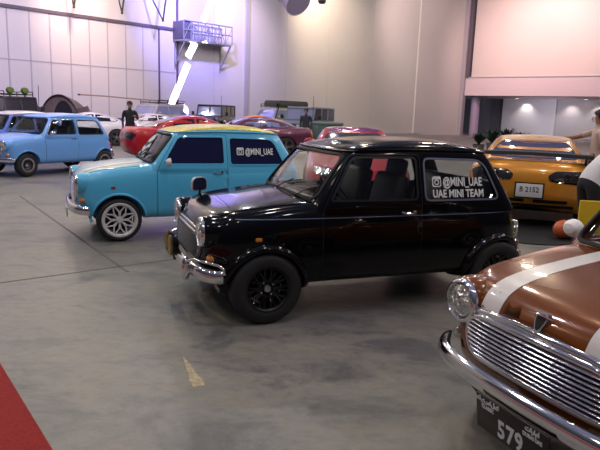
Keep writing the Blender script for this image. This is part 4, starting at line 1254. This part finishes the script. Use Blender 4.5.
# left/back wall: one straight plane running away to the right at 45 degrees
WD = V((.7071, .7071, 0)); WN = V((.7071, -.7071, 0))      # along the wall, and out of it towards us
w0 = at(177, 109, 36); w0.z = 0
def on_wall(px, py, out=0.0):
    """where the line of sight meets the wall plane"""
    r = ray(px, py); o = V((0, 0, CAM_H)); t = (w0 + WN * out - o).dot(WN) / r.dot(WN)
    return o + r * t
def wu(p): return (p - w0).dot(WD)
corner = on_wall(459, 118); uc = wu(corner)
WR4 = Matrix.Rotation(R(45), 4, 'Z')
def wbox(mb, u, out, z, d):
    """box in wall coordinates: along, out, up"""
    c = w0 + WD * u + WN * out; mb.box((c.x, c.y, z), d, WR4.to_3x3())
HW = 17.0
mb = MB(); wbox(mb, (uc - 30) / 2, -.25, HW / 2, (uc + 30, .5, HW)); structure('wall_left', mb, K['wall'])
zs = on_wall(177, 30).z; zs2 = on_wall(160, 71.5).z
us = wu(on_wall(177, 60))
mb = MB(); wbox(mb, (us - 30) / 2, .04, zs, (us + 30, .10, .16)); structure('trim_1', mb, K['seam_dark'])
mb = MB(); wbox(mb, (us - 30) / 2, .01, zs2, (us + 30, .02, .05)); structure('trim_2', mb, K['wall_seam'])
mb = MB()
for px in (-32, -11, 9, 31, 51, 71, 90, 108, 126, 143): wbox(mb, wu(on_wall(px, 60)), .01, zs / 2, (.06, .02, zs))
structure('trim_3', mb, K['wall_seam'])
mb = MB(); wbox(mb, wu(on_wall(159, 60)), .015, zs / 2, (.10, .03, zs)); wbox(mb, us, .04, HW / 2, (.11, .08, HW)); structure('trim_4', mb, K['seam_dark'])
mb = MB(); wbox(mb, wu(on_wall(246, 60)), .08, HW / 2, (.30, .16, HW)); structure('trim_5', mb, K['wall_seam'])
mb = MB()
for px in (214, 286, 328, 372): wbox(mb, wu(on_wall(px, 60)), .008, HW / 2, (.05, .016, HW))
structure('trim_6', mb, pbr('soft seam', (.52, .49, .51), .6))
# a shallow step in the wall
u0, u1 = wu(on_wall(417, 60)), uc
mb = MB(); wbox(mb, (u0 + u1) / 2, .06, HW / 2, (u1 - u0, .12, HW)); structure('wall_back', mb, K['wall'])
mb = MB(); wbox(mb, wu(on_wall(0, 60)), .06, .08, (70, .12, .16)); structure('baseboard_left', mb, K['wall_seam'])

# right wall with recess
dc = corner.y; pr = at(600, 123, dc * .865); pr.z = 0; c0 = V((corner.x, corner.y, 0))
RD = (pr - c0).normalized(); RN = V((RD.y, -RD.x, 0)); ang = atan2(RD.y, RD.x); RM = Matrix.Rotation(ang, 3, 'Z')
zf0 = (118.6 - 96.3) * dc / F_PX + CAM_H; zf1 = (118.6 - 79.3) * dc / F_PX + CAM_H
def rbox(mb, u, out, z, d):
    c = c0 + RD * u + RN * out; mb.box((c.x, c.y, z), d, RM)
mb = MB(); rbox(mb, 15 + .9, -.3, (zf1 + HW) / 2, (30, .6, HW - zf1)); structure('wall_right', mb, K['wall_pink'])
mb = MB(); rbox(mb, 15.4, -.2, (zf0 + zf1) / 2, (31, .7, zf1 - zf0)); structure('trim_7', mb, pbr('fascia', (.60, .50, .56), .55))
mb = MB(); rbox(mb, 15.4, .06, zf1, (30.4, .3, .07)); structure('trim_8', mb, K['wall_seam'])
mb = MB(); rbox(mb, 15.4, -4.8, zf0 + .1, (31, 9, .2)); structure('ceiling', mb, pbr('soffit', (.42, .36, .42), .7))
mb = MB(); rbox(mb, .55, .1, (zf1 + HW) / 2, (.45, .4, HW - zf1)); structure('trim_9', mb, K['seam_dark'])
mb = MB(); rbox(mb, 0.1, .2, HW / 2, (.7, .6, HW)); structure('trim_10', mb, pbr('column grey', (.34, .31, .36), .6))
RB = -8.0
def on_recess(px):
    r = ray(px, 118); r.z = 0; o = V((0, 0, 0)); return ((o + r * ((c0 + RN * RB).dot(RN) / r.dot(RN))) - c0).dot(RD)
ua, ub, ud = on_recess(504), on_recess(557), on_recess(640)
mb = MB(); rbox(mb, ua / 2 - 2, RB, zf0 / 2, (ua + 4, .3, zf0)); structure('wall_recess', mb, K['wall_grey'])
mb = MB()
for k in range(7): rbox(mb, ua * k / 7, RB + .17, zf0 / 2, (.05, .05, zf0))
structure('trim_11', mb, pbr('recess seam', (.08, .08, .10), .7))
mb = MB(); rbox(mb, (ua + ub) / 2, RB + .4, zf0 / 2, (ub - ua, .5, zf0)); structure('wall_recess_lit', mb, pbr('recess panel', (.56, .53, .58), .6))  # downlight brightness is put into this paler panel colour
mb = MB(); rbox(mb, (ub + 40) / 2, RB + .2, zf0 / 2, (40 - ub, .4, zf0)); structure('wall_recess_right', mb, pbr('recess panel', (.40, .36, .39), .6))  # same white wall, its dimmer lighting put into the colour
mb = MB(); cc = c0 + RD * 1.15 + RN * -.9; mb.lathe([(.0, 0), (.42, 0), (.42, zf0), (0, zf0)], (cc.x, cc.y, 0), (0, 0, 1), 24); structure('column', mb, K['column'], 60)
# downlights in the soffit
for px, py in ((517, 98.6), (586, 99.6)):
    r = ray(px, py); t = (zf0 - .01 - CAM_H) / r.z; p = V((0, 0, CAM_H)) + r * t
    root = thing('downlight', 'round recessed downlight in the soffit, %s' % ('nearer the column' if px < 550 else 'above the man in the beige shirt'), 'ceiling light', p, 0, 'soffit downlights')
    mb = MB(); mb.lathe([(.16, -.03), (.24, -.04), (.26, 0), (.16, 0)], (0, 0, 0), (0, 0, 1), 24); mb.build('trim_ring', K['alu'], root)
    mb = MB(); mb.lathe([(0, -.02), (.16, -.02), (.16, 0), (0, 0)], (0, 0, 0), (0, 0, 1), 24); mb.build('lamp_face', pbr('lit lamp', (1, .9, .7), .5, emit=(1, .86, .62), est=14), root)
# floor joints
def joint(nm, a, b, w=.035):
    a = ground(*a); b = ground(*b); d = (b - a); L = d.length; c = (a + b) / 2; mb = MB(); mb.box((c.x, c.y, .0015), (L, w, .003), Matrix.Rotation(atan2(d.y, d.x), 3, 'Z')); structure(nm, mb, pbr('floor joint', (.15, .142, .13), .6))
joint('trim_12', (-60, 291), (330, 238), .02); joint('trim_13', (20, 196), (128, 272), .03)
# red carpet
a, b = ground(-4, 358), ground(66, 474); d = (b - a).normalized(); nrm = V((-d.y, d.x, 0))
if nrm.x > 0: nrm = -nrm
mb = MB(); P4 = [a - d * 1.4, b + d * 1.2, b + d * 1.2 + nrm * 2.2, a - d * 1.4 + nrm * 2.2]
mb.prism([(p.x, p.y) for p in P4], 'z', 0, .012)
tag(mb.build('carpet', pbr('red carpet', (.30, .014, .012), .9, bump=.5, bscale=260, var=.25, vscale=60), None, 0), 'plain red exhibition carpet on the concrete floor', 'carpet')
# flat pale patch of uneven tone on the floor
a, b = ground(183, 357), ground(197, 387); d = (b - a); c = (a + b) / 2
mb = MB(); n_ = V((-d.y, d.x, 0)).normalized()
prof = [(-.5, .004), (-.2, .022), (.1, .03), (.3, .05), (.5, .045)]
pts = [c + d * t + n_ * w for t, w in prof] + [c + d * t - n_ * w * .5 for t, w in prof[::-1]]
mb.prism([(p.x, p.y) for p in pts], 'z', 0, .002)
tag(mb.build('pale_patch', pbr('pale patch', (.42, .34, .22), .6, var=.35, vscale=30), None, 0), 'small pale patch on the open floor', 'tape')

# gantry platform fixed on the wall
g0, g1 = on_wall(173, 36), on_wall(221, 42); ug0, ug1 = wu(g0), wu(g1); gz = on_wall(177, 41, 0).z; D = 1.1
root = thing('wall_gantry', 'grey lattice service gantry fixed high on the wall beside the light streak', 'gantry', w0 + WD * ((ug0 + ug1) / 2) + V((0, 0, gz)), R(45))
Lg = ug1 - ug0
def gl(u, out, z): return V((u, -out, z))
mb = MB(); mb.box(gl(0, D / 2, 0), (Lg, D, .08)); 
for k in range(int(Lg / .35)): mb.box(gl(-Lg/2 + .2 + k * .35, D / 2, .06), (.06, D, .05))
mb.build('deck', K['truss'], root)
mb = MB()
for o in (.05, D):
    for z in (.55, 1.05): mb.tube([gl(-Lg/2, o, z), gl(Lg/2, o, z)], .04, 6)
    n = 7
    for k in range(n + 1): mb.tube([gl(-Lg/2 + Lg*k/n, o, 0), gl(-Lg/2 + Lg*k/n, o, 1.05)], .035, 6)
    for k in range(n): mb.tube([gl(-Lg/2 + Lg*(k + (k % 2))/n, o, .05), gl(-Lg/2 + Lg*(k + 1 - (k % 2))/n, o, 1.0)], .025, 6)
mb.build('railing', K['truss'], root)
mb = MB(); mb.box(gl(-Lg/2 + .3, D / 2, .55), (.7, D * .9, 1.0), bev=.05); mb.build('motor_box', pbr('dark housing', (.10, .09, .12), .5), root)
mb = MB()
for u in (-Lg/2 + .1, Lg/2 - .1):
    mb = MB(); mb.tube([gl(u, D, -.02), gl(u, .05, -1.4)], .05, 6); mb.tube([gl(u, .03, .2), gl(u, .03, -1.6)], .04, 6); mb.build('bracket', K['truss'], root)
# slanted braces hanging in front of the wall
for px, py, dx, lab in ((74, 7, 3, 'second dark hanging brace, above the brown tent'), (122, 13, 4, 'longer dark hanging brace above the roof rack off-roader'), (163, 20.5, 6, 'dark V shaped hanging brace next to the gantry')):
    p = on_wall(px, py, 1.2); root = thing('hanging_brace', lab, 'brace', p, R(45), 'hanging wall braces')
    mb = MB(); mb.tube([(0, 0, 0), (.55, 0, 3.2)], .05, 6); mb.build('rod', K['steel'], root)
    mb = MB(); mb.tube([(0, 0, 0), (-.75 if px > 150 else -.05, .9, 2.2)], .04, 6); mb.build('rod', K['steel'], root)
    mb = MB(); mb.ball((0, 0, 0), .07, 8, 6); mb.build('shackle', K['steel'], root)
# round ventilation duct, and a lamp housing at the very top
p = at(298, 3, 30)
root = thing('ventilation_duct', 'fat lilac round duct end poking in along the top of wall', 'duct', p, 0)
ax = (p - at(272, -26, 31.5)).normalized()
mb = MB(); mb.lathe([(.0, -.02), (.62, -.02), (.66, -.05), (.66, .05), (.62, .08), (.62, 8)], (0, 0, 0), tuple(-ax), 32); mb.build('duct_tube', pbr('lilac duct', (.33, .28, .44), .5), root)
p = at(322, 0, 22)
root = thing('high_lamp', 'dark round lamp housing at the top right of duct', 'lamp', p, 0)
mb = MB(); mb.lathe([(0, -.12), (.10, -.12), (.15, -.04), (.11, .08), (.03, .16), (.02, 3), (0, 3)], (0, 0, 0), (0, 0, 1), 20); mb.build('housing', pbr('plum housing', (.08, .05, .09), .5), root)
# ------------------------------------------------------------------ people
K['skin'] = pbr('skin', (.36, .19, .13), .5); K['hair'] = pbr('hair', (.012, .010, .010), .6, bump=.4, bscale=120)
K['beige_cloth'] = pbr('beige cotton', (.55, .43, .38), .85, bump=.2, bscale=60); K['white_cloth'] = pbr('white cotton', (.78, .76, .80), .85, bump=.2, bscale=60)
K['black_cloth'] = pbr('black cloth', (.014, .014, .018), .85); K['dark_cloth'] = pbr('dark cloth', (.03, .032, .05), .85); K['denim'] = pbr('denim', (.05, .06, .11), .85)
K['shoe'] = pbr('shoe', (.02, .018, .018), .6); K['eye'] = pbr('eye', (.02, .015, .012), .2)
STAND = dict(pelvis=(0, 0, .95), waist=(0, 0, 1.08), chest=(.0, 0, 1.28), neckb=(-.01, 0, 1.44), neck=(.01, 0, 1.52), head=(.03, 0, 1.62), top=(.02, 0, 1.70),
             shL=(-.01, .185, 1.41), elL=(-.04, .24, 1.13), wrL=(.06, .25, .88), shR=(-.01, -.185, 1.41), elR=(-.04, -.24, 1.13), wrR=(.06, -.25, .88),
             hipL=(0, .095, .91), knL=(.03, .10, .50), anL=(-.01, .11, .09), toL=(.15, .13, .04), hipR=(0, -.095, .91), knR=(.03, -.10, .50), anR=(-.01, -.11, .09), toR=(.15, -.13, .04))
def person(label, loc, yaw, pose, shirt, trousers, longs=False, hair=True):
    J = {k: V(v) for k, v in {**STAND, **pose}.items()}
    vs = []; es = []; rad = []; cls = []
    def addv(p, r): vs.append(V(p)); rad.append(r); return len(vs) - 1
    def chain(start, pts):
        a = start
        for p, r, c in pts:
            b = addv(p, r); es.append((a, b)); cls.append(c); a = b
        return a
    root = addv(J['pelvis'], (.125, .15))
    ch = chain(root, [(J['waist'], (.105, .135), 's'), (J['chest'], (.115, .155), 's')]); 
    nb = chain(ch, [(J['neckb'], (.075, .10), 's')])
    chain(nb, [(J['neck'], (.052, .052), 'k'), (J['head'], (.088, .075), 'k'), (J['top'], (.075, .068), 'k')])
    for sd in 'LR':
        sh, el, wr = J['sh' + sd], J['el' + sd], J['wr' + sd]; m = sh.lerp(el, .62)
        f = (wr - el).normalized()
        w = chain(ch, [(sh, (.068, .068), 's'), (sh.lerp(el, .3), (.058, .058), 's'), (m, (.054, .054), 's'), (el, (.042, .042), 's' if longs else 'k'), (el.lerp(wr, .35), (.041, .041), 's' if longs else 'k'), (wr, (.027, .030), 's' if longs else 'k')])
        side = f.cross(V((0, 0, 1))); side = (side if side.length > .1 else V((0, 1, 0))).normalized(); dn = f.cross(side).normalized()
        if dn.z > 0: dn = -dn
        pm = chain(w, [(wr + f * .05, (.022, .038), 'k'), (wr + f * .085, (.018, .038), 'k')])
        for k, (o, L) in enumerate(((-.030, .062), (-.010, .075), (.010, .070), (.030, .055))):
            b = wr + f * .092 + side * o
            chain(pm, [(b, (.0095, .0095), 'k'), (b + f * L * .5 + dn * .008, (.009, .009), 'k'), (b + f * L * .85 + dn * .028, (.0075, .0075), 'k')])
        tb = wr + f * .03 + side * .036
        chain(w, [(tb, (.012, .012), 'k'), (tb + f * .035 + side * .018 + dn * .01, (.010, .010), 'k'), (tb + f * .062 + side * .02 + dn * .02, (.008, .008), 'k')])
        hp, kn, an, to = J['hip' + sd], J['kn' + sd], J['an' + sd], J['to' + sd]
        chain(root, [(hp, (.095, .095), 't'), (hp.lerp(kn, .5), (.085, .085), 't'), (kn, (.062, .062), 't'), (kn.lerp(an, .35), (.060, .060), 't'), (an, (.048, .048), 't'), (to, (.038, .042), 'f')])
    me = bpy.data.meshes.new('body'); me.from_pydata([tuple(p) for p in vs], es, [])
    o = link(bpy.data.objects.new('tmp', me)); o.modifiers.new('skin', 'SKIN'); sv = me.skin_vertices[0].data
    for i, r in enumerate(rad): sv[i].radius = r; sv[i].use_root = (i == root)
    sb = o.modifiers.new('sub', 'SUBSURF'); sb.levels = 2; sb.render_levels = 2
    dg = bpy.context.evaluated_depsgraph_get(); dg.update(); bm_ = bpy.data.meshes.new_from_object(o.evaluated_get(dg)); bpy.data.objects.remove(o)
    bm_.materials.clear(); mats = [shirt, trousers, K['skin'], K['shoe']]; idx = {'s': 0, 't': 1, 'k': 2, 'f': 3}
    for m in mats: bm_.materials.append(m)
    hem = J['pelvis'].lerp(J['waist'], .0)
    up = (J['waist'] - J['pelvis']).normalized()
    bb = bmesh.new(); bb.from_mesh(bm_); bmesh.ops.bisect_plane(bb, geom=list(bb.verts) + list(bb.edges) + list(bb.faces), plane_co=hem - up * .02, plane_no=up); bb.to_mesh(bm_); bb.free()
    seg = [(vs[a], vs[b], idx[c], (max(rad[a]) + max(rad[b])) / 2) for (a, b), c in zip(es, cls)]
    for p in bm_.polygons:
        c = V(p.center); best = 9
        for a, b, k, r in seg:
            t = max(0, min(1, (c - a).dot(b - a) / max(1e-9, (b - a).length_squared))); d = (c - a.lerp(b, t)).length - r
            if d < best: best = d; mi = k
        if mi == 0 and (c - hem).dot(up) < -.02: mi = 1
        if mi == 1 and (c - hem).dot(up) > -.02: mi = 0
        p.material_index = mi
    bm_.shade_smooth()
    ob = obj('person', bm_); ob.location = loc; ob.rotation_euler = (0, 0, yaw); tag(ob, label, 'person')
    # head details
    h = J['head']; hd = (J['top'] - J['neck']).normalized(); fwd = V((1, 0, 0)); fwd = (fwd - hd * fwd.dot(hd)).normalized(); sd_ = hd.cross(fwd)
    M = Matrix((fwd, sd_, hd)).transposed()
    if hair:
        mb = MB(); mb.ball((-.018, 0, .045), (.112, .094, .10), 18, 12)
        mb.v = [p for p in mb.v]; mb.xf(Matrix.Translation(h) @ M.to_4x4())
        bmx = bmesh.new(); mme = mb.mesh('hair', (K['hair'],), 60); bmx.from_mesh(mme)
        Mi = M.inverted()
        kill = [f for f in bmx.faces if (lambda q: q.z < -.03 or (q.x > .035 and q.z < .065))(Mi @ (f.calc_center_median() - h))]
        bmesh.ops.delete(bmx, geom=kill, context='FACES'); bmx.to_mesh(mme); bmx.free(); obj('hair', mme, ob)
    T4 = Matrix.Translation(h) @ M.to_4x4()
    for s in (-1, 1):
        MB().ball((-.0, s * .086, .0), (.02, .010, .03), 8, 6).xf(T4).build('ear', K['skin'], ob, 60)
        MB().ball((.084, s * .034, .018), (.010, .013, .008), 8, 6).xf(T4).build('eye', K['eye'], ob, 60)
    MB().ball((.098, 0, -.012), (.018, .014, .022), 8, 6).xf(T4).build('nose', K['skin'], ob, 60)
    MB().box((.090, 0, -.055), (.008, .045, .008)).xf(T4).build('mouth', K['eye'], ob, 60)
    return ob
def stand_at(px, d): 
    p = at(px, 120, d); return V((p.x, p.y, 0))
person('man in beige short sleeved shirt resting an outstretched hand on the orange coupe roof', stand_at(601, 9.9), R(170),
       dict(shR=(.02, -.18, 1.40), elR=(.26, -.26, 1.30), wrR=(.46, -.20, 1.275), shL=(.02, .18, 1.40), elL=(-.02, .26, 1.13), wrL=(.10, .24, .90)), K['beige_cloth'], K['denim'])
person('man in white shirt and black trousers bending forward beside the orange coupe', stand_at(597, 6.9), R(8),
       dict(pelvis=(0, 0, .88), waist=(.09, 0, 1.0), chest=(.26, 0, 1.13), neckb=(.38, 0, 1.22), neck=(.45, 0, 1.25), head=(.54, 0, 1.28), top=(.60, 0, 1.32), shL=(.34, .18, 1.17), elL=(.44, .24, .92), wrL=(.58, .20, .74),
            shR=(.34, -.18, 1.17), elR=(.46, -.24, .92), wrR=(.60, -.20, .74), hipL=(.0, .095, .85), knL=(.06, .11, .47), hipR=(.0, -.095, .85), knR=(.06, -.11, .47), anL=(-.02, .12, .09), anR=(-.02, -.12, .09)), K['white_cloth'], K['black_cloth'])
person('dark clothed man standing far back between the off-roaders and the green trailer', stand_at(306, 25.9), R(-100), {}, K['dark_cloth'], K['black_cloth'], True)
person('person in black clothes standing behind the tail of the bright red coupe', stand_at(130, 20.5), R(-60), dict(elL=(.12, .24, 1.16), wrL=(.28, .12, 1.24)), K['black_cloth'], K['black_cloth'], True)

# ------------------------------------------------------------------ tent, pole, trailer, plants, small things
p = at(70, 112, 28.6); root = thing('dome_tent', 'brown dome tent with dark arched doorway beside the wall', 'tent', (p.x, p.y, 0), R(-14)); root.scale = (.88, .8, 1)
K['canvas'] = pbr('brown canvas', (.15, .115, .10), .9, bump=.3, bscale=8, var=.2, vscale=3); K['canvas_in'] = pbr('tent inside', (.012, .012, .015), .9)
mb = MB(); n = 16; vs = []; fs = []
for i in range(n + 1):
    for j in range(9):
        a = pi * i / n; e = pi / 2 * j / 8
        w = 1.30 * cos(a); hh = 1.98 * (sin(a) ** .8)
        t = sin(e)
        vs.append((w * (1 - .25 * t * t), -1.0 + 2.2 * t if False else -1.0 + 2.4 * t, hh * sqrt(max(0, 1 - .8 * t * t))))
for i in range(n):
    for j in range(8): fs.append((i*9 + j, (i+1)*9 + j, (i+1)*9 + j + 1, i*9 + j + 1))
mb.add(vs, fs); mb.build('canvas', K['canvas'], root)
mb = MB(); mb.prism([(1.30 * cos(pi*k/20), 1.98 * sin(pi*k/20) ** .8) for k in range(21)], 'y', -.9, -.87); fr = mb.build('front_panel', K['canvas'], root)
mb = MB(); mb.prism([(.20 + .72 * cos(pi*k/20), 1.75 * sin(pi*k/20) ** .8) for k in range(21)], 'y', -.935, -.905); mb.build('doorway', K['canvas_in'], fr)
mb = MB(); mb.tube([(1.31 * cos(pi*k/20), -1.0, 2.0 * sin(pi*k/20) ** .8) for k in range(21)], .03, 6); mb.build('arch_pole', K['steel'], root)
mb = MB()
for s in (-1,):
    mb.add([(s * .9, -1, 1.35), (s * 2.05, -1.15, 1.72), (s * 1.9, -.9, .05), (s * 1.15, .2, .1), (s * 1.9, .6, .05)], [(0, 1, 2), (0, 3, 1), (1, 3, 4), (1, 4, 2)])
mb.build('side_flap', K['canvas'], root, 0); mb = MB()
mb.add([(.85, -1, 1.35), (1.75, -1.1, 1.55), (1.9, -.9, .05), (1.75, .6, .05), (1.1, .2, .4)], [(0, 1, 2), (1, 3, 2), (0, 4, 1), (1, 4, 3)])
mb.build('side_flap', K['canvas'], root, 0)
a, b = at(79, 94.5, 29), at(131, 98.6, 30.6)
root = thing('pole', 'long thin tan pole sticking out from the roof rack towards the tent', 'pole', b, 0)
mb = MB(); d = a - b; mb.tube([(0, 0, 0), tuple(d * .5 + V((0, 0, .02))), tuple(d)], .032, 8); mb.tube([tuple(d * -.35), (0, 0, 0)], .032, 8); mb.build('shaft', pbr('tan pole', (.34, .22, .16), .6), root)
mb = MB(); mb.lathe([(.0, -.05), (.04, -.05), (.04, .05), (0, .05)], tuple(d), tuple(d.normalized()), 10); mb.build('end_cap', K['steel'], root)

p = at(325, 130, 24); root = thing('box_trailer', 'small dark green box trailer to the right of standing man', 'trailer', (p.x + .1, p.y + .8, 0), R(8))
K['green_paint'] = pbr('dull green paint', (.06, .115, .10), .5)
mb = MB(); mb.box((0, 0, .78), (1.0, 1.6, .66), bev=.04); mb.build('box', K['green_paint'], root)
mb = MB(); mb.box((0, 0, 1.16), (1.06, 1.66, .12), bev=.04); mb.box((0, -.84, 1.05), (.24, .03, .06)); mb.build('lid', pbr('green lid', (.10, .17, .15), .45), root)
for s in (-1, 1):
    for nm, (me, mk) in wheel_meshes('five', .30, .16, .18, s).items():
        pass
    e = add_wheel(root, s * .60, .1, .30, 'five', .30, .16, .18); e.rotation_euler = (0, 0, pi / 2)
mb = MB(); mb.tube([(0, -.8, .45), (0, -1.5, .42)], .04, 8); mb.tube([(0, -1.4, .42), (0, -1.4, 0)], .03, 8); mb.build('tow_bar', K['steel'], root)

K['leaf'] = pbr('leaf', (.014, .036, .018), .5, var=.4, vscale=8); K['pot'] = pbr('dark pot', (.10, .09, .09), .6); K['soil'] = pbr('soil', (.03, .02, .015), .9)
def plant(label, px, d, h, w, seed, nb=90):
    rnd = random.Random(seed); p = at(px, 130, d)
    root = thing('potted_plant', label, 'plant', (p.x, p.y, 0), rnd.random() * 6, 'plants in front of the recess')
    mb = MB(); mb.lathe([(0, 0), (.22, 0), (.28, .36), (.30, .38), (.27, .38), (.25, .33), (0, .33)], (0, 0, 0), (0, 0, 1), 20); mb.build('pot', K['pot'], root)
    mb = MB()
    for k in range(nb):
        a = rnd.random() * 2 * pi; L = h * (.5 + .6 * rnd.random()); out = w * (.35 + .75 * rnd.random()); n = 6; wd = .035 + .03 * rnd.random()
        sidev = V((-sin(a), cos(a), 0)); vs = []; fs = []
        for i in range(n + 1):
            t = i / n; c = V((cos(a) * out * t ** 1.3, sin(a) * out * t ** 1.3, .33 + L * (t - .35 * t * t))); ww = wd * sin(pi * min(1, .12 + .88 * t)) + .002
            vs += [c - sidev * ww, c + sidev * ww + V((0, 0, .004))]
        for i in range(n): fs.append((2*i, 2*i + 1, 2*i + 3, 2*i + 2))
        mb.add(vs, fs)
    mb.build('foliage', K['leaf'], root, 60)
for i, (px, d, h, w, lab) in enumerate([(480, 28.5, .85, .52, 'lowest green potted plant nearest the lilac column'), (493, 30.7, 1.0, .55, 'bushy green potted plant, second from the lilac column'), (507, 33, 1.2, .6, 'taller potted plant in front of the grey recess wall edge'), (521, 29.5, 1.0, .55, 'potted plant peeping over the left corner of tan coupe roof')]):
    plant(lab, px, d, h, w, i + 3)

# things on the floor near the orange coupe
p = ground(545, 232); root = thing('dark_floor_patch', 'black rounded flat patch on floor behind the orange coupe', 'mat', (p.x, p.y, 0), R(20))
mb = MB(); mb.prism(round_poly([(-1.05, -.80), (.75, -.80), (.85, .95), (-1.05, .95)], .7, 8), 'z', 0, .012); mb.build('mat', pbr('black floor patch', (.006, .006, .008), .8), root, 30)  # flat black rounded shape lying on the floor
p = ground(562, 236, .05)
root = thing('small_toy', 'small orange red object with pale marks lying on the black floor patch', 'toy', (p.x, p.y, .012), R(30))
mb = MB(); mb.ball((0, 0, .13), (.14, .12, .125), 18, 12); mb.build('shell', pbr('orange red shell', (.62, .12, .03), .3, 0, .8), root, 60)
mb = MB(); mb.ball((-.055, -.113, .13), (.016, .012, .035), 10, 8); mb.ball((.0, -.122, .13), (.016, .012, .035), 10, 8); mb.build('pale_mark', K['white'], root, 60)
mb = MB(); mb.box((.17, -.03, .17), (.16, .16, .10), Matrix.Rotation(R(14), 3, 'Y'), bev=.03); mb.build('cream_piece', pbr('cream piece', (.55, .45, .22), .5), root)
mb = MB(); mb.box((.19, -.06, .065), (.17, .15, .12), bev=.02); mb.build('blue_piece', pbr('blue piece', (.10, .18, .45), .4), root)
# yellow board
a = at(582, 203, 6.0); root = thing('display_board', 'plain yellow display board standing on floor by the windscreen pillar', 'board', (a.x + .38, a.y, 0), R(-8))
mb = MB(); mb.box((0, 0, a.z / 2 + .02), (.76, .03, a.z), bev=.006); mb.build('panel', pbr('yellow board', (.72, .46, .01), .55), root)
mb = MB()
for s in (-1, 1): mb.box((s * .3, .0, .012), (.05, .34, .024)); 
mb.build('foot', K['steel'], root)
# ------------------------------------------------------------------ light
W = bpy.data.worlds.new('World'); S.world = W; W.use_nodes = True; nt = W.node_tree; N = nt.nodes; bg = N['Background']
tc = N.new('ShaderNodeTexCoord'); sx = N.new('ShaderNodeSeparateXYZ'); nt.links.new(tc.outputs['Generated'], sx.inputs[0])
rp = N.new('ShaderNodeValToRGB'); e = rp.color_ramp.elements; e[0].position = .0; e[0].color = (.05, .05, .06, 1); e[1].position = 1; e[1].color = (.26, .27, .42, 1)
x = e.new(.18); x.color = (.075, .072, .09, 1)
nt.links.new(sx.outputs[2], rp.inputs[0]); nt.links.new(rp.outputs[0], bg.inputs[0]); bg.inputs[1].default_value = .62
def lamp(kind, name, loc, energy, col=(1, 1, 1), target=None, **kw):
    l = bpy.data.lights.new(name, kind); l.energy = energy; l.color = col
    for k, v in kw.items(): setattr(l, k, v)
    o = link(bpy.data.objects.new(name, l)); o.location = loc
    if target is not None: o.rotation_euler = (V(target) - V(loc)).to_track_quat('-Z', 'Y').to_euler()
    return o
# high bay lamps in rows under the roof
warm, cool = (1, .86, .66), (.86, .88, 1)
for i in range(5):
    for j in range(6):
        lamp('POINT', 'high_bay_light', (-13 + 6.5 * i + (j % 2) * 2, -4 + 6.5 * j, 11.5), (200 if j == 0 else 470), warm if (i + j) % 3 else cool, shadow_soft_size=.28)
def wl(px, py, out): 
    return on_wall(px, py, out)
# coloured washes on the wall
lamp('SPOT', 'wall_wash', wl(85, -60, 4) , 1900, (1, .66, .46), on_wall(82, 20), spot_size=R(70), spot_blend=1, shadow_soft_size=.3)
lamp('SPOT', 'wall_wash', wl(335, -70, 4), 5600, (1, .80, .58), on_wall(330, 30), spot_size=R(80), spot_blend=1, shadow_soft_size=.3)
lamp('SPOT', 'wall_wash', wl(252, -60, 4), 2000, (1, .78, .60), on_wall(243, 35), spot_size=R(60), spot_blend=1, shadow_soft_size=.3)
lamp('SPOT', 'wall_wash', wl(205, -70, 6), 9500, (.34, .29, 1), on_wall(190, 10), spot_size=R(75), spot_blend=1, shadow_soft_size=.4)
lamp('SPOT', 'wall_wash', wl(40, -150, 12), 4300, (.62, .48, 1), on_wall(60, 90), spot_size=R(80), spot_blend=1, shadow_soft_size=1)
pw = c0 + RD * 8 + RN * 9 + V((0, 0, 13))
lamp('SPOT', 'wall_wash', pw, 8200, (1, .66, .60), c0 + RD * 8 + V((0, 0, 8)), spot_size=R(110), spot_blend=1, shadow_soft_size=.5)
pw = on_wall(430, -60, 6)
lamp('SPOT', 'wall_wash', pw, 4200, (1, .76, .66), on_wall(430, 50), spot_size=R(80), spot_blend=1, shadow_soft_size=.5)
# recess downlights
for px in (528, 572, 600):
    u = on_recess(px); p = c0 + RD * u + RN * (RB + 1.2) + V((0, 0, zf0 - .15)); lamp('SPOT', 'recess_light', p, 170, (1, .93, .85), p + V((0, 0, -3)) - RN * .8, spot_size=R(100), spot_blend=.8, shadow_soft_size=.1)
a_ = lamp('AREA', 'recess_fill', c0 + RD * (on_recess(560)) + RN * (RB + 5) + V((0, 0, 3.4)), 240, (.95, .9, 1), c0 + RD * on_recess(560) + RN * RB + V((0, 0, 1.2)), size=5)  # soft fill added to brighten the recess wall, no fitting there
lamp('SPOT', 'floor_tint', (-9, 14, 12), 2600, (.62, .45, 1), (-7, 17, 0), spot_size=R(75), spot_blend=1, shadow_soft_size=.6)  # unseen violet spot added to tint the far left floor
# collimated area lamps added near the wall, shaped like the daylight streak
for (xa, ya), (xb, yb), wd, en in (((214, -4), (203, 21), .34, 190), ((195, 43), (188, 57), .36, 110), ((188, 64), (168, 112), .36, 330)):
    t0, t1 = on_wall(xa, ya), on_wall(xb, yb); mid = (t0 + t1) / 2; dirv = (t0 - t1)
    l = bpy.data.lights.new('daylight_streak', 'AREA'); l.shape = 'RECTANGLE'; l.size = wd; l.size_y = dirv.length; l.energy = en; l.spread = R(2.2); l.color = (.80, .80, 1)
    o = link(bpy.data.objects.new('daylight_streak', l)); zax = WN; yax = (dirv - zax * dirv.dot(zax)).normalized(); xax = yax.cross(zax)
    Mx = Matrix((xax, yax, zax)).transposed().to_4x4(); Mx.translation = mid + WN * 2.4; o.matrix_world = Mx
S.view_settings.view_transform = 'Standard'; S.view_settings.exposure = 0.0
